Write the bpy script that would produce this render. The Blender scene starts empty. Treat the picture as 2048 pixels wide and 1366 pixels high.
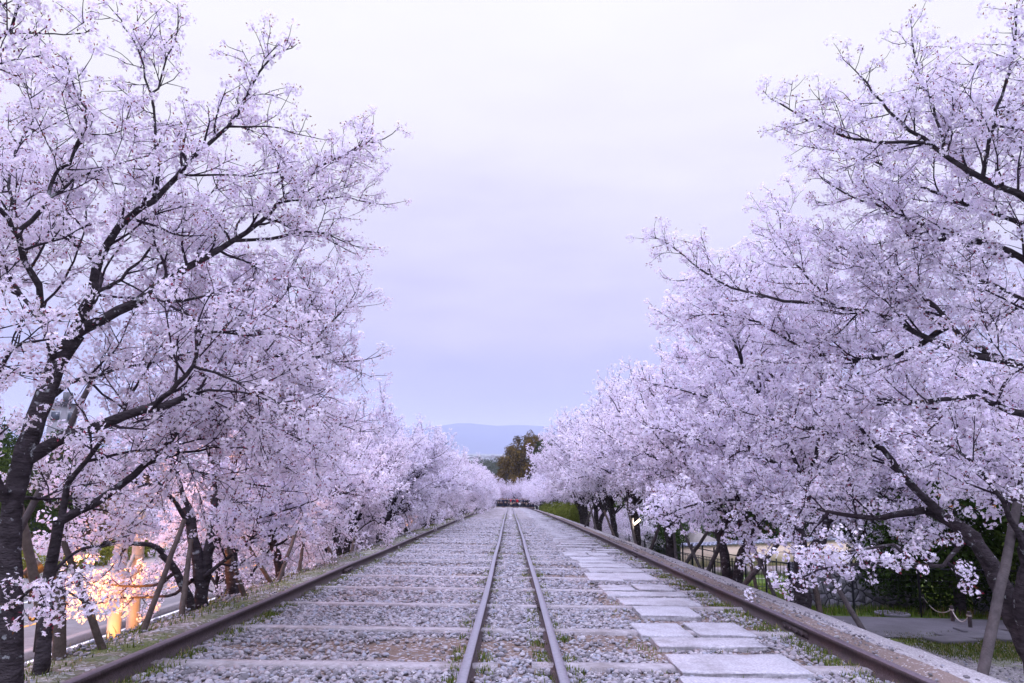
import bpy, bmesh, math, random
import numpy as np
from mathutils import Vector, Matrix

S = bpy.context.scene
COL = S.collection
R = math.radians
# ------------------------------------------------------------------ camera
PITCH, ROLL, FPX = R(9.02), R(0.75), 1365.33
cam_d = bpy.data.cameras.new('camera'); cam_d.lens = 24.0; cam_d.sensor_width = 36.0
cam_d.clip_start = 0.05; cam_d.clip_end = 20000
cam = bpy.data.objects.new('camera', cam_d); COL.objects.link(cam)
CAMM = Matrix.Rotation(R(90) + PITCH, 4, 'X') @ Matrix.Rotation(ROLL, 4, 'Z')
cam.matrix_world = CAMM
S.camera = cam
# ------------------------------------------------------------------ world: overcast evening sky
W = bpy.data.worlds.new("World"); S.world = W; W.use_nodes = True
nt = W.node_tree; nt.nodes.clear()
def N(t, k, **kw):
    n = t.nodes.new(k)
    for a, b in kw.items(): setattr(n, a, b)
    return n
def ramp(t, fac, stops, interp='LINEAR'):
    n = N(t, 'ShaderNodeValToRGB'); cr = n.color_ramp; cr.interpolation = interp
    while len(cr.elements) > 1: cr.elements.remove(cr.elements[-1])
    cr.elements[0].position = stops[0][0]; cr.elements[0].color = (*stops[0][1], 1)
    for p, c in stops[1:]:
        e = cr.elements.new(p); e.color = (*c, 1)
    t.links.new(fac, n.inputs[0]); return n.outputs[0]
tc = N(nt, 'ShaderNodeTexCoord'); sx = N(nt, 'ShaderNodeSeparateXYZ')
nt.links.new(tc.outputs['Generated'], sx.inputs[0])
mp = N(nt, 'ShaderNodeMapping'); mp.inputs['Scale'].default_value = (1.2, 1.2, 5.0)
nt.links.new(tc.outputs['Generated'], mp.inputs[0])
nz = N(nt, 'ShaderNodeTexNoise'); nz.inputs['Scale'].default_value = 2.0; nz.inputs['Detail'].default_value = 6; nz.inputs['Roughness'].default_value = .55
nt.links.new(mp.outputs[0], nz.inputs['Vector'])
ma = N(nt, 'ShaderNodeMath', operation='MULTIPLY_ADD'); ma.inputs[1].default_value = 0.32; ma.inputs[2].default_value = -0.16
nt.links.new(nz.outputs[0], ma.inputs[0])
ad = N(nt, 'ShaderNodeMath', operation='ADD'); nt.links.new(sx.outputs[2], ad.inputs[0]); nt.links.new(ma.outputs[0], ad.inputs[1])
SKY = ramp(nt, ad.outputs[0], [(0.0, (.395, .41, .70)), (0.10, (.435, .44, .72)), (0.2, (.535, .52, .76)), (0.31, (.64, .625, .775)),
                              (0.42, (.735, .72, .80)), (0.50, (.775, .765, .815)), (0.60, (.805, .80, .83)), (0.72, (.79, .78, 1.0)), (1.0, (.68, .66, 1.0))])
kz = ramp(nt, sx.outputs[2], [(0.0, (1/3.8,)*3), (0.62, (1.0/3.8,)*3), (0.86, (1.0,)*3)])
mu = N(nt, 'ShaderNodeMath', operation='MULTIPLY'); mu.inputs[1].default_value = 3.8
nt.links.new(kz, mu.inputs[0])
bg = N(nt, 'ShaderNodeBackground'); nt.links.new(SKY, bg.inputs[0]); nt.links.new(mu.outputs[0], bg.inputs[1])
wo = N(nt, 'ShaderNodeOutputWorld'); nt.links.new(bg.outputs[0], wo.inputs[0])
# ------------------------------------------------------------------ sun behind cloud
sd = bpy.data.lights.new('sun', 'SUN'); sd.energy = 1.5; sd.angle = R(22); sd.color = (.71, .73, 1.0)
so = bpy.data.objects.new('sun', sd); COL.objects.link(so)
so.rotation_euler = (R(-38), R(-12), 0) if False else (R(35), R(-14), 0)
vs = S.view_settings; vs.view_transform = 'Standard'; vs.look = 'None'; vs.exposure = 0.3; vs.gamma = 1; vs.use_curve_mapping = False
S.cycles.max_bounces = 8; S.cycles.diffuse_bounces = 4; S.cycles.transmission_bounces = 5; S.cycles.glossy_bounces = 2
S.cycles.volume_bounces = 1; S.cycles.use_denoising = True
# ------------------------------------------------------------------ geometry of the place
XC = 0.05; SL = math.tan(R(3.814))
def tz(Y):
    z = -1.203 - Y * SL - 5.3e-5 * max(0, Y - 20) ** 2
    return max(z, -34.0) if Y > 0 else z
def drop(x, Y):      # the ground right of the incline falls away further down
    t = min(1, max(0, (x - 5.2) / 1.6)); u = min(36, max(0, Y - 14)); return -.085 * u * t * (1 if Y < 150 else max(0, 1 - (Y - 150) / 60))
def P(x, Y, dh=0.0): return Vector((x, Y, tz(Y) + dh))
M3 = CAMM.to_3x3()
def ray(px, py): return M3 @ Vector(((px - 1024) / FPX, -(py - 683) / FPX, -1))
def at(px, py, Y):
    d = ray(px, py); return d * (Y / d.y)
def atp(px, py, dh):
    d = ray(px, py); lo, hi = 0.5, 400
    for _ in range(50):
        m = (lo + hi) / 2
        if (d * (m / d.y)).z > tz(m) + dh: lo = m
        else: hi = m
    return d * (lo / d.y)
def ordw(n):
    one = 'zeroth first second third fourth fifth sixth seventh eighth ninth tenth eleventh twelfth thirteenth fourteenth fifteenth sixteenth seventeenth eighteenth nineteenth'.split()
    if n == 100: return 'hundredth'
    if n > 100: return 'hundred-' + ordw(n - 100)
    if n < 20: return one[n]
    t = ['twenty', 'thirty', 'forty', 'fifty', 'sixty', 'seventy', 'eighty', 'ninety'][n // 10 - 2]
    if n % 10 == 0: return {'twenty': 'twentieth', 'thirty': 'thirtieth', 'forty': 'fortieth', 'fifty': 'fiftieth', 'sixty': 'sixtieth', 'seventy': 'seventieth', 'eighty': 'eightieth', 'ninety': 'ninetieth'}[t]
    return t + '-' + one[n % 10]
# ------------------------------------------------------------------ materials
MAT = {}
def mat(name, col, rough=.85, var=.18, scale=8.0, bump=.0, bscale=40.0, metal=0.0, col2=None, spec=.3, sheenmix=None):
    m = bpy.data.materials.new(name); m.use_nodes = True; t = m.node_tree; b = t.nodes['Principled BSDF']
    b.inputs['Roughness'].default_value = rough; b.inputs['Metallic'].default_value = metal
    b.inputs['Specular IOR Level'].default_value = spec
    g = N(t, 'ShaderNodeTexCoord')
    n = N(t, 'ShaderNodeTexNoise'); n.inputs['Scale'].default_value = scale; n.inputs['Detail'].default_value = 6; n.inputs['Roughness'].default_value = .65
    t.links.new(g.outputs['Object'], n.inputs['Vector'])
    c1 = tuple(max(0, c * (1 - var)) for c in col); c2 = tuple(min(1, c * (1 + var)) for c in (col2 or col))
    o = ramp(t, n.outputs[0], [(.32, c1), (.68, c2)])
    t.links.new(o, b.inputs['Base Color'])
    if bump:
        n2 = N(t, 'ShaderNodeTexNoise'); n2.inputs['Scale'].default_value = bscale; n2.inputs['Detail'].default_value = 5
        t.links.new(g.outputs['Object'], n2.inputs['Vector'])
        bp = N(t, 'ShaderNodeBump'); bp.inputs['Strength'].default_value = bump; bp.inputs['Distance'].default_value = .02
        t.links.new(n2.outputs[0], bp.inputs['Height']); t.links.new(bp.outputs[0], b.inputs['Normal'])
    MAT[name] = m; return m
def spec0(n): MAT[n].node_tree.nodes['Principled BSDF'].inputs['Specular IOR Level'].default_value = .06
def mixc(t, f, a, b):
    n = N(t, 'ShaderNodeMix', data_type='RGBA')
    if isinstance(f, float): n.inputs[0].default_value = f
    else: t.links.new(f, n.inputs[0])
    for s, v in ((6, a), (7, b)):
        if isinstance(v, tuple): n.inputs[s].default_value = (*v, 1)
        else: t.links.new(v, n.inputs[s])
    return n.outputs[2]
def noise(t, vec, sc, det=5, ro=.6):
    n = N(t, 'ShaderNodeTexNoise'); n.inputs['Scale'].default_value = sc; n.inputs['Detail'].default_value = det; n.inputs['Roughness'].default_value = ro
    t.links.new(vec, n.inputs['Vector']); return n.outputs[0]
def step(t, f, a, b): return ramp(t, f, [(a, (0, 0, 0)), (b, (1, 1, 1))])
def ground_mat(name, soil, soil2, stone, grass, pebble=30.0, stones=.5, grassy=(.5, .62), bump=.5):
    m = bpy.data.materials.new(name); m.use_nodes = True; t = m.node_tree; b = t.nodes['Principled BSDF']
    b.inputs['Roughness'].default_value = .95; b.inputs['Specular IOR Level'].default_value = .15
    g = N(t, 'ShaderNodeTexCoord').outputs['Object']
    base = mixc(t, noise(t, g, 1.1), soil, soil2)
    v = N(t, 'ShaderNodeTexVoronoi'); v.inputs['Scale'].default_value = pebble; t.links.new(g, v.inputs['Vector'])
    hsv = ramp(t, v.outputs['Color'], [(0, tuple(c * .45 for c in stone)), (.5, stone), (1, tuple(min(1, c * 1.5) for c in stone))])
    sep = N(t, 'ShaderNodeSeparateColor'); t.links.new(v.outputs['Color'], sep.inputs[0])
    stm = step(t, sep.outputs[0], 1 - stones - .02, 1 - stones + .02)
    c = mixc(t, stm, base, hsv)
    gm = step(t, noise(t, g, .9, 7, .7), *grassy)
    fine = ramp(t, noise(t, g, 60, 3), [(.3, tuple(x * .6 for x in grass)), (.7, tuple(x * 1.5 for x in grass))])
    c = mixc(t, gm, c, fine)
    t.links.new(c, b.inputs['Base Color'])
    bp = N(t, 'ShaderNodeBump'); bp.inputs['Strength'].default_value = bump; bp.inputs['Distance'].default_value = .03
    t.links.new(v.outputs['Distance'], bp.inputs['Height']); bp.invert = True
    t.links.new(bp.outputs[0], b.inputs['Normal'])
    MAT[name] = m; return m
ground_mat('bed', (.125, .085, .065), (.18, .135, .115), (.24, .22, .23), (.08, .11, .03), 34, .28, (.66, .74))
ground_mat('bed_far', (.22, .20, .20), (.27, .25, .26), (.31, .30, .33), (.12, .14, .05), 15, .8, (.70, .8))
ground_mat('verge_l', (.15, .13, .115), (.20, .18, .165), (.36, .34, .36), (.10, .125, .045), 30, .40, (.42, .60))
ground_mat('dirt_r', (.24, .185, .165), (.18, .14, .125), (.33, .30, .31), (.13, .15, .05), 70, .10, (.70, .78))
ground_mat('shoulder', (.30, .28, .29), (.36, .34, .35), (.40, .38, .40), (.2, .2, .12), 75, .55, (.76, .84), .35)
ground_mat('yard', (.22, .21, .21), (.27, .25, .25), (.33, .32, .33), (.13, .17, .04), 50, .6, (.50, .60), .4)
ground_mat('lawn', (.09, .10, .035), (.13, .12, .05), (.2, .2, .15), (.075, .125, .02), 40, .12, (.30, .48))
ground_mat('bank', (.15, .12, .09), (.2, .17, .13), (.25, .22, .2), (.09, .12, .03), 30, .2, (.45, .6))
mat('asphalt', (.17, .16, .165), .8, .2, 3, .3, 220)
mat('asphalt_r', (.155, .15, .165), .8, .22, 2.2, .3, 220)
mat('pave', (.22, .21, .21), .85, .15, 2, .2, 120)
mat('line_white', (.75, .75, .74), .7, .08, 12)
mat('line_orange', (.75, .36, .08), .7, .1, 12)
mat('kerb', (.22, .20, .20), .9, .12, 6, .2, 60)
mat('plain', (.16, .17, .15), .95, .3, .01)
mat('rust', (.062, .043, .047), .6, .35, 22, .35, 90, 0.0, spec=.35)
mat('rail_top', (.36, .34, .40), .36, .16, 30, .1, 60, .85, spec=.5)
mat('rail_top_dull', (.14, .11, .13), .55, .25, 30, .1, 60, .35, spec=.5)
mat('sleeper', (.32, .30, .32), .9, .22, 14, .5, 60)
mat('granite', (.31, .305, .34), .85, .18, 45, .4, 150, col2=(.42, .41, .45))
mat('bark', (.030, .024, .027), .95, .35, 9, .9, 30, col2=(.050, .042, .047))
mat('bark_dark', (.038, .030, .032), .95, .5, 9, .9, 30, col2=(.08, .068, .07))
mat('twig', (.040, .030, .040), .9, .25, 9)
mat('prop_wood', (.095, .083, .085), .9, .3, 12, .5, 50)
mat('prop_dark', (.10, .08, .07), .9, .3, 12, .5, 50)
mat('concrete', (.36, .33, .30), .85, .12, 3, .25, 50)
mat('metal_grey', (.38, .39, .42), .5, .08, 8, metal=.3)
mat('fence_black', (.02, .022, .03), .5, .1, 8)
mat('cream', (.78, .62, .50), .9, .05, 1.2, .1, 60)
mat('cream_base', (.35, .30, .30), .9, .1, 3)
mat('tile', (.24, .25, .32), .6, .2, 12)
mat('steel_sheet', (.22, .215, .24), .6, .15, 3)
mat('hut_wall', (.36, .33, .31), .9, .2, 3)
mat('roof', (.12, .12, .14), .8, .15, 6)
mat('wall_plaster', (.55, .50, .46), .9, .1, 3)
mat('wall_brown', (.22, .14, .10), .9, .2, 3)
mat('glass_dark', (.05, .06, .09), .15, .1, 4, spec=.6)
mat('rope', (.55, .52, .48), .9, .1, 30)
mat('black', (.015, .015, .017), .5, .1, 8)
mat('hair', (.012, .010, .010), .7, .2, 30)
mat('skin', (.55, .36, .28), .6, .05, 10)
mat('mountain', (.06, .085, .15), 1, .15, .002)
mat('wood_far', (.05, .065, .03), 1, .4, .05)
mat('orange_fruit', (.75, .28, .02), .5, .1, 10)
mat('cone_red', (.6, .12, .04), .6, .1, 10)
def emit(name, col, s):
    m = bpy.data.materials.new(name); m.use_nodes = True; t = m.node_tree; t.nodes.clear()
    e = N(t, 'ShaderNodeEmission'); e.inputs[0].default_value = (*col, 1); e.inputs[1].default_value = s
    o = N(t, 'ShaderNodeOutputMaterial'); t.links.new(e.outputs[0], o.inputs[0]); MAT[name] = m
emit('tube_light', (1, .82, .62), 3.5); emit('sodium', (1, .42, .12), 14)
def leafy(name, trans, rough=.7, hue=(1, 1, 1)):
    m = bpy.data.materials.new(name); m.use_nodes = True; t = m.node_tree; t.nodes.clear()
    a = N(t, 'ShaderNodeAttribute'); a.attribute_name = 'col'
    oi = N(t, 'ShaderNodeObjectInfo')
    mx = ramp(t, oi.outputs['Random'], [(0, (.93, .92, .95)), (.5, (1, .985, .99)), (1, (.97, .93, .94))]) if hue else None
    mul = N(t, 'ShaderNodeMix', data_type='RGBA', blend_type='MULTIPLY'); mul.inputs[0].default_value = 1
    t.links.new(a.outputs['Color'], mul.inputs[6]); t.links.new(mx, mul.inputs[7])
    d = N(t, 'ShaderNodeBsdfDiffuse'); tr = N(t, 'ShaderNodeBsdfTranslucent')
    t.links.new(mul.outputs[2], d.inputs[0]); t.links.new(mul.outputs[2], tr.inputs[0])
    ms = N(t, 'ShaderNodeMixShader'); ms.inputs[0].default_value = trans
    t.links.new(d.outputs[0], ms.inputs[1]); t.links.new(tr.outputs[0], ms.inputs[2])
    o = N(t, 'ShaderNodeOutputMaterial'); t.links.new(ms.outputs[0], o.inputs[0]); MAT[name] = m
leafy('blossom', .45); leafy('leaf', .2)
# lichen patches on near bark
def stain(mname, c, sc, a, b_):
    m = MAT[mname]; t = m.node_tree; b = t.nodes['Principled BSDF']; src = b.inputs['Base Color'].links[0].from_socket
    tcn = N(t, 'ShaderNodeTexCoord'); oi = N(t, 'ShaderNodeObjectInfo'); va = N(t, 'ShaderNodeVectorMath', operation='ADD')
    t.links.new(tcn.outputs['Object'], va.inputs[0]); t.links.new(oi.outputs['Location'], va.inputs[1])
    cc = mixc(t, ramp(t, noise(t, va.outputs[0], sc, 8, .72), [(a, (0, 0, 0)), (b_, (.8, .8, .8))]), src, c); t.links.new(cc, b.inputs['Base Color'])
stain('granite', (.20, .185, .19), 2.6, .46, .68); stain('sleeper', (.17, .145, .14), 3.5, .45, .66); stain('asphalt', (.12, .115, .12), .8, .4, .7); stain('asphalt_r', (.11, .108, .115), 1.3, .4, .7); stain('concrete', (.28, .26, .24), 2, .5, .7)
def bands(mname):
    m = MAT[mname]; t = m.node_tree
    for n in [x for x in t.nodes if x.type == 'TEX_NOISE']:
        mp_ = N(t, 'ShaderNodeMapping'); mp_.inputs['Scale'].default_value = (1, 1, 2.6); l = n.inputs['Vector'].links[0]; src = l.from_socket
        t.links.remove(l); t.links.new(src, mp_.inputs[0]); t.links.new(mp_.outputs[0], n.inputs['Vector'])
bands('bark'); bands('bark_dark')
def lichen(mname):
    m = MAT[mname]; t = m.node_tree; b = t.nodes['Principled BSDF']
    src = b.inputs['Base Color'].links[0].from_socket
    g = N(t, 'ShaderNodeTexCoord').outputs['Object']
    c = mixc(t, step(t, noise(t, g, 13, 6, .7), .60, .64), src, (.24, .25, .26))
    t.links.new(c, b.inputs['Base Color'])
lichen('bark')
for _n in ('bark', 'bark_dark', 'twig', 'prop_wood', 'prop_dark'): spec0(_n)
# ------------------------------------------------------------------ mesh helpers
def mesh_np(name, V, F, m=None, smooth=False, cols=None, fmat=None):
    """V (n,3), F (k,c) index array with constant corner count c, or list of such arrays"""
    me = bpy.data.meshes.new(name)
    Fs = F if isinstance(F, list) else [F]
    V = np.asarray(V, dtype=np.float32)
    li = np.concatenate([f.ravel() for f in Fs]).astype(np.int32)
    tot = np.concatenate([np.full(len(f), f.shape[1]) for f in Fs]).astype(np.int32)
    st = np.concatenate([[0], np.cumsum(tot)[:-1]]).astype(np.int32)
    me.vertices.add(len(V)); me.vertices.foreach_set('co', V.ravel())
    me.loops.add(len(li)); me.loops.foreach_set('vertex_index', li)
    me.polygons.add(len(tot)); me.polygons.foreach_set('loop_start', st)
    if smooth: me.polygons.foreach_set('use_smooth', np.ones(len(tot), dtype=bool))
    if fmat is not None: me.polygons.foreach_set('material_index', np.asarray(fmat, dtype=np.int32))
    me.update(calc_edges=True)
    if cols is not None:
        ca = me.color_attributes.new('col', 'FLOAT_COLOR', 'POINT')
        c4 = np.ones((len(V), 4), dtype=np.float32); c4[:, :3] = cols; ca.data.foreach_set('color', c4.ravel())
    ms = m if isinstance(m, (list, tuple)) else [m]
    for x in ms:
        if x is not None: me.materials.append(MAT[x] if isinstance(x, str) else x)
    return me
def link(name, me, parent=None, loc=None):
    o = bpy.data.objects.new(name, me); COL.objects.link(o)
    if loc is not None: o.location = loc
    if parent is not None: o.parent = parent
    return o
def tag(o, label=None, cat=None, group=None, kind=None):
    if label: o['label'] = label
    if cat: o['category'] = cat
    if group: o['group'] = group
    if kind: o['kind'] = kind
    return o
def empty(name, loc, label, cat, group=None, rz=0):
    o = bpy.data.objects.new(name, None); COL.objects.link(o); o.location = loc; o.rotation_euler = (0, 0, rz)
    o.empty_display_size = .2
    return tag(o, label, cat, group)
class MB:
    def __init__(s): s.V = []; s.F3 = []; s.F4 = []; s.n = 0
    def add(s, V, F):
        V = np.asarray(V, dtype=float); s.V.append(V)
        for f in F:
            (s.F4 if len(f) == 4 else s.F3).append([i + s.n for i in f])
        s.n += len(V)
    def box(s, c, d, rz=0, tilt=None):
        c = np.array(c, float); h = np.array(d, float) / 2
        V = np.array([[x, y, z] for z in (-1, 1) for y in (-1, 1) for x in (-1, 1)]) * h
        if rz: V = V @ np.array(Matrix.Rotation(rz, 3, 'Z')).T
        if tilt is not None: V = V @ np.array(tilt.to_3x3()).T
        s.add(V + c, [(0, 2, 3, 1), (4, 5, 7, 6), (0, 1, 5, 4), (2, 6, 7, 3), (0, 4, 6, 2), (1, 3, 7, 5)])
    def bar(s, a, b, w, h=None, bevel=False):      # square bar from a to b
        s.tube([a, b], [w * .707, w * .707], 4, cap=True, rot=math.pi / 4)
    def tube(s, pts, rad, k=8, cap=False, rot=0.0):
        pts = np.asarray([tuple(p) for p in pts], float); n = len(pts)
        V = tube_rings(pts, np.asarray(rad, float), k, rot)
        F = [(i * k + j, i * k + (j + 1) % k, (i + 1) * k + (j + 1) % k, (i + 1) * k + j) for i in range(n - 1) for j in range(k)]
        s.add(V, F)
        if cap:
            for idx, c in ((0, pts[0]), (n - 1, pts[-1])):
                base = idx * k
                o = len(V)
                s.add(np.vstack([V[base:base + k], c[None]]), [((j + 1) % k, j, k) if idx == 0 else (j, (j + 1) % k, k) for j in range(k)])
    def prism(s, poly, y0, y1):                     # poly (x,z) extruded along y
        n = len(poly); V = [(x, y0, z) for x, z in poly] + [(x, y1, z) for x, z in poly]
        F = [(i, (i + 1) % n, n + (i + 1) % n, n + i) for i in range(n)]
        cx = sum(p[0] for p in poly) / n; cz = sum(p[1] for p in poly) / n
        V += [(cx, y0, cz), (cx, y1, cz)]
        F += [((i + 1) % n, i, 2 * n) for i in range(n)] + [(n + i, n + (i + 1) % n, 2 * n + 1) for i in range(n)]
        s.add(V, F)
    def mesh(s, name, m, smooth=False):
        V = np.vstack(s.V); Fs = []
        if s.F4: Fs.append(np.array(s.F4))
        if s.F3: Fs.append(np.array(s.F3))
        return mesh_np(name, V, Fs, m, smooth)
    def build(s, name, m, parent=None, smooth=False, loc=None): return link(name, s.mesh(name, m, smooth), parent, loc)
def tube_rings(pts, rad, k, rot=0.0):
    n = len(pts)
    T = np.empty_like(pts); T[1:-1] = pts[2:] - pts[:-2]; T[0] = pts[1] - pts[0]; T[-1] = pts[-1] - pts[-2]
    T /= np.maximum(np.linalg.norm(T, axis=1, keepdims=True), 1e-9)
    m = T.mean(0); ref = np.eye(3)[np.argmin(np.abs(m))]
    U = np.cross(T, ref); U /= np.maximum(np.linalg.norm(U, axis=1, keepdims=True), 1e-9)
    Wv = np.cross(T, U)
    a = np.arange(k) * 2 * math.pi / k + rot
    ring = U[:, None, :] * np.cos(a)[None, :, None] + Wv[:, None, :] * np.sin(a)[None, :, None]
    return (pts[:, None, :] + ring * rad[:, None, None]).reshape(-1, 3)
def bevel(me, w=.004, seg=1):
    bm = bmesh.new(); bm.from_mesh(me); bmesh.ops.remove_doubles(bm, verts=bm.verts, dist=1e-5)
    bmesh.ops.bevel(bm, geom=bm.edges[:], offset=w, segments=seg, affect='EDGES'); bm.to_mesh(me); bm.free(); me.update()
rs = np.random.RandomState(7)
# ------------------------------------------------------------------ SETTING: ground
def sheet(name, prof, Ys, m, jitter=0.0, seed=1, kind='structure', far=None):
    """prof: list of (x, dh); swept along Y on the incline"""
    g = np.random.RandomState(seed)
    xs = []; hs = []
    V = []
    for Y in Ys:
        for i, (x, h) in enumerate(prof):
            j = 0 if i in (0, len(prof) - 1) else g.uniform(-1, 1) * jitter
            jx = 0 if i in (0, len(prof) - 1) else g.uniform(-1, 1) * jitter
            V.append((x + XC + jx, Y, tz(Y) + h + j + (drop(x + XC, Y) if x > 4.9 else 0)))
    n = len(prof); F = np.array([(a * n + b, a * n + b + 1, (a + 1) * n + b + 1, (a + 1) * n + b) for a in range(len(Ys) - 1) for b in range(n - 1)])
    o = link(name, mesh_np(name, np.array(V), F, m, True)); tag(o, kind=kind); return o
def ys(a, b, near, grow=1.04):
    out = [a]; st = near
    while out[-1] < b:
        out.append(out[-1] + st)
        if out[-1] > 12: st *= grow
    out[-1] = b; return out
YS = ys(-6, 400, .5)
def dens(xs): return xs
def fill(p, q, n): return [(p[0] + (q[0] - p[0]) * i / n, p[1] + (q[1] - p[1]) * i / n) for i in range(n)]
TRK = fill((-3.03, -.15), (3.03, -.15), 24) + [(3.03, -.15)]
YN = [y for y in YS if y <= 45]; YF = [y for y in YS if y >= YN[-1]]
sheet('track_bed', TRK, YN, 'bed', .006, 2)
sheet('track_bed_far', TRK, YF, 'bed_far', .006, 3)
sheet('left_verge', [(-4.0, -.24), (-3.8, -.16), (-3.6, -.12), (-3.4, -.10), (-3.2, -.10), (-3.03, -.15)], YS, 'verge_l', .018, 4)
sheet('left_bank', [(-8.4, -2.3), (-6.9, -2.3), (-6.2, -2.0), (-5.5, -1.5), (-4.8, -.85), (-4.4, -.5), (-4.0, -.24)], YS, 'bank', .03, 5)
sheet('right_dirt', [(3.03, -.15), (3.10, -.10), (3.2, -.07), (3.3, -.07), (3.38, -.10)], YS, 'dirt_r', .012, 6)
sheet('right_shoulder', [(3.38, -.10), (3.5, -.12), (3.65, -.14), (3.78, -.16), (3.88, -.18), (3.98, -.21), (4.08, -.29)], YS, 'shoulder', .010, 7)
sheet('right_bank', [(4.08, -.29), (4.2, -.42), (4.35, -.60), (4.6, -.85), (5.0, -1.0)], YS, 'yard', .015, 8)
sheet('right_ground', [(5.0, -1.0), (5.6, -1.01), (6.2, -1.02), (7, -1.03), (8, -1.04), (12, -1.05), (20, -1.1), (40, -1.1), (160, 0), (900, 2)], YS, 'yard', .0, 9)
# pavements and road
sheet('pavement', [(-9.0, -2.285), (-8.4, -2.285)], YS, 'pave')
sheet('road', [(-16.0, -2.30), (-9.0, -2.30)], YS, 'asphalt')
def strip(name, x0, x1, dh, m, Ya=-6, Yb=160): return sheet(name, [(x0, dh), (x1, dh)], [y for y in YS if Ya <= y <= Yb] , m)
kb = MB()
def kerb(name, x, w, h, base):
    sheet(name, [(x - w / 2, base), (x - w / 2, base + h), (x + w / 2, base + h), (x + w / 2, base)], [y for y in YS if y < 180], 'kerb')
kerb('kerb', -10.35, .28, .15, -2.30)
kerb('kerb', -8.95, .16, .14, -2.31)
kerb('kerb', -16.05, .2, .15, -2.30)
strip('road_line', -10.12, -10.0, -2.294, 'line_white')
strip('road_line', -10.85, -10.72, -2.294, 'line_white')
strip('road_line', -12.85, -12.72, -2.294, 'line_orange')
strip('road_line', -15.6, -15.47, -2.294, 'line_white')
V = []; F = []
for k in range(24):
    y0 = -2 + k * 6
    for y in (y0, y0 + 3):
        for x in (-14.3, -14.18): V.append((x, y, tz(y) - 2.294))
    F.append((4 * k, 4 * k + 1, 4 * k + 3, 4 * k + 2))
tag(link('road_line', mesh_np('road_line', np.array(V), np.array(F), 'line_white')), kind='structure')
sheet('far_pavement', [(-20, -2.16), (-16.15, -2.16)], YS, 'pave')
sheet('left_ground', [(-900, 2), (-160, -1), (-60, -2.3), (-20, -2.2)], YS, 'yard')
# plain to the horizon
me = mesh_np('plain', np.array([(-9000, -250, -34.3), (9000, -250, -34.3), (9000, 9000, -34.3), (-9000, 9000, -34.3)], float), np.array([(0, 1, 2, 3)]), 'plain')
tag(link('plain', me), kind='structure')
# mountains
def ridge(name, Y, x0, x1, base, hf, m, depth=500):
    n = 140; V = []
    for i in range(n + 1):
        x = x0 + (x1 - x0) * i / n; h = hf(x)
        for j, (f, dy) in enumerate(((0, -depth), (.45, -depth * .55), (.8, -depth * .2), (1, 0), (.6, depth * .5), (0, depth))):
            jit = 1 + .08 * math.sin(x * .009 + j * 2.1) + .05 * math.sin(x * .023 + j)
            V.append((x, Y + dy, base + h * f * (jit if 0 < f < 1 else 1)))
    F = [(i * 6 + j, (i + 1) * 6 + j, (i + 1) * 6 + j + 1, i * 6 + j + 1) for i in range(n) for j in range(5)]
    o = link(name, mesh_np(name, np.array(V), np.array(F), m, True)); tag(o, kind='structure'); return o
def hf(x):
    u = 1024 + x / 6500 * FPX     # rough picture column, only to shape the skyline
    pts = [(-1500, 170), (0, 200), (300, 225), (600, 262), (850, 250), (925, 318), (1000, 296), (1060, 300), (1110, 285), (1200, 300), (1500, 240), (2500, 160), (4000, 120)]
    for a, b in zip(pts, pts[1:]):
        if a[0] <= u <= b[0]:
            t = (u - a[0]) / (b[0] - a[0]); h = a[1] + (b[1] - a[1]) * (3 * t * t - 2 * t ** 3); break
    else: h = 120
    return h + 5 * math.sin(x * .006) + 3 * math.sin(x * .017 + 1) + 2 * math.sin(x * .041)
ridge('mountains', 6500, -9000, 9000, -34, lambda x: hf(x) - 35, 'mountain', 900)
# ------------------------------------------------------------------ RAILS
def rail_mesh(x, Y0, Y1, hw, top, dx=0):
    # bullhead profile lofted on the incline; top face gets material 1
    pf = [(-.05, -.145), (-.05, -.132), (-.012, -.118), (-.012, -.045), (-hw, -.034), (-hw, -.006), (-hw + .006, 0), (hw - .006, 0), (hw, -.006), (hw, -.034), (.012, -.045), (.012, -.118), (.05, -.132), (.05, -.145)]
    Ys = [Y0]
    while Ys[-1] < Y1: Ys.append(Ys[-1] + (.6 if Ys[-1] < 20 else 2.5))
    Ys[-1] = Y1
    n = len(pf); V = []; g = np.random.RandomState(int(abs(x) * 100) + (3 if x > 0 else 0))
    ph = g.uniform(0, 6)
    for Y in Ys:
        wob = .006 * math.sin(Y * .55 + ph) + .012 * math.sin(Y * .12 + ph * 2)
        for a, b in pf: V.append((a + wob, Y, tz(Y) + b + .004 * math.sin(Y * .8 + ph)))
    F = []; fm = []
    for i in range(len(Ys) - 1):
        for j in range(n - 1):
            F.append((i * n + j, i * n + j + 1, (i + 1) * n + j + 1, (i + 1) * n + j)); fm.append(1 if j in (5, 6, 7) else 0)
    return mesh_np('rail', np.array(V), np.array(F), ['rust', top], False, fmat=fm)
RX = {'outer left': (-2.89, .034, 'rail_top_dull'), 'inner left': (-.35, .036, 'rail_top'), 'inner right': (.35, .036, 'rail_top'), 'outer right': (2.89, .034, 'rail_top_dull')}
RL = {'outer left': 'rusty steel rail furthest left, beside the grass verge and road bank', 'inner left': 'left of the two closely spaced centre rails, worn shiny on top',
      'inner right': 'right of the two closely spaced centre rails, worn shiny on top', 'outer right': 'rusty steel rail furthest right, beside the brown dirt path'}
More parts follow.
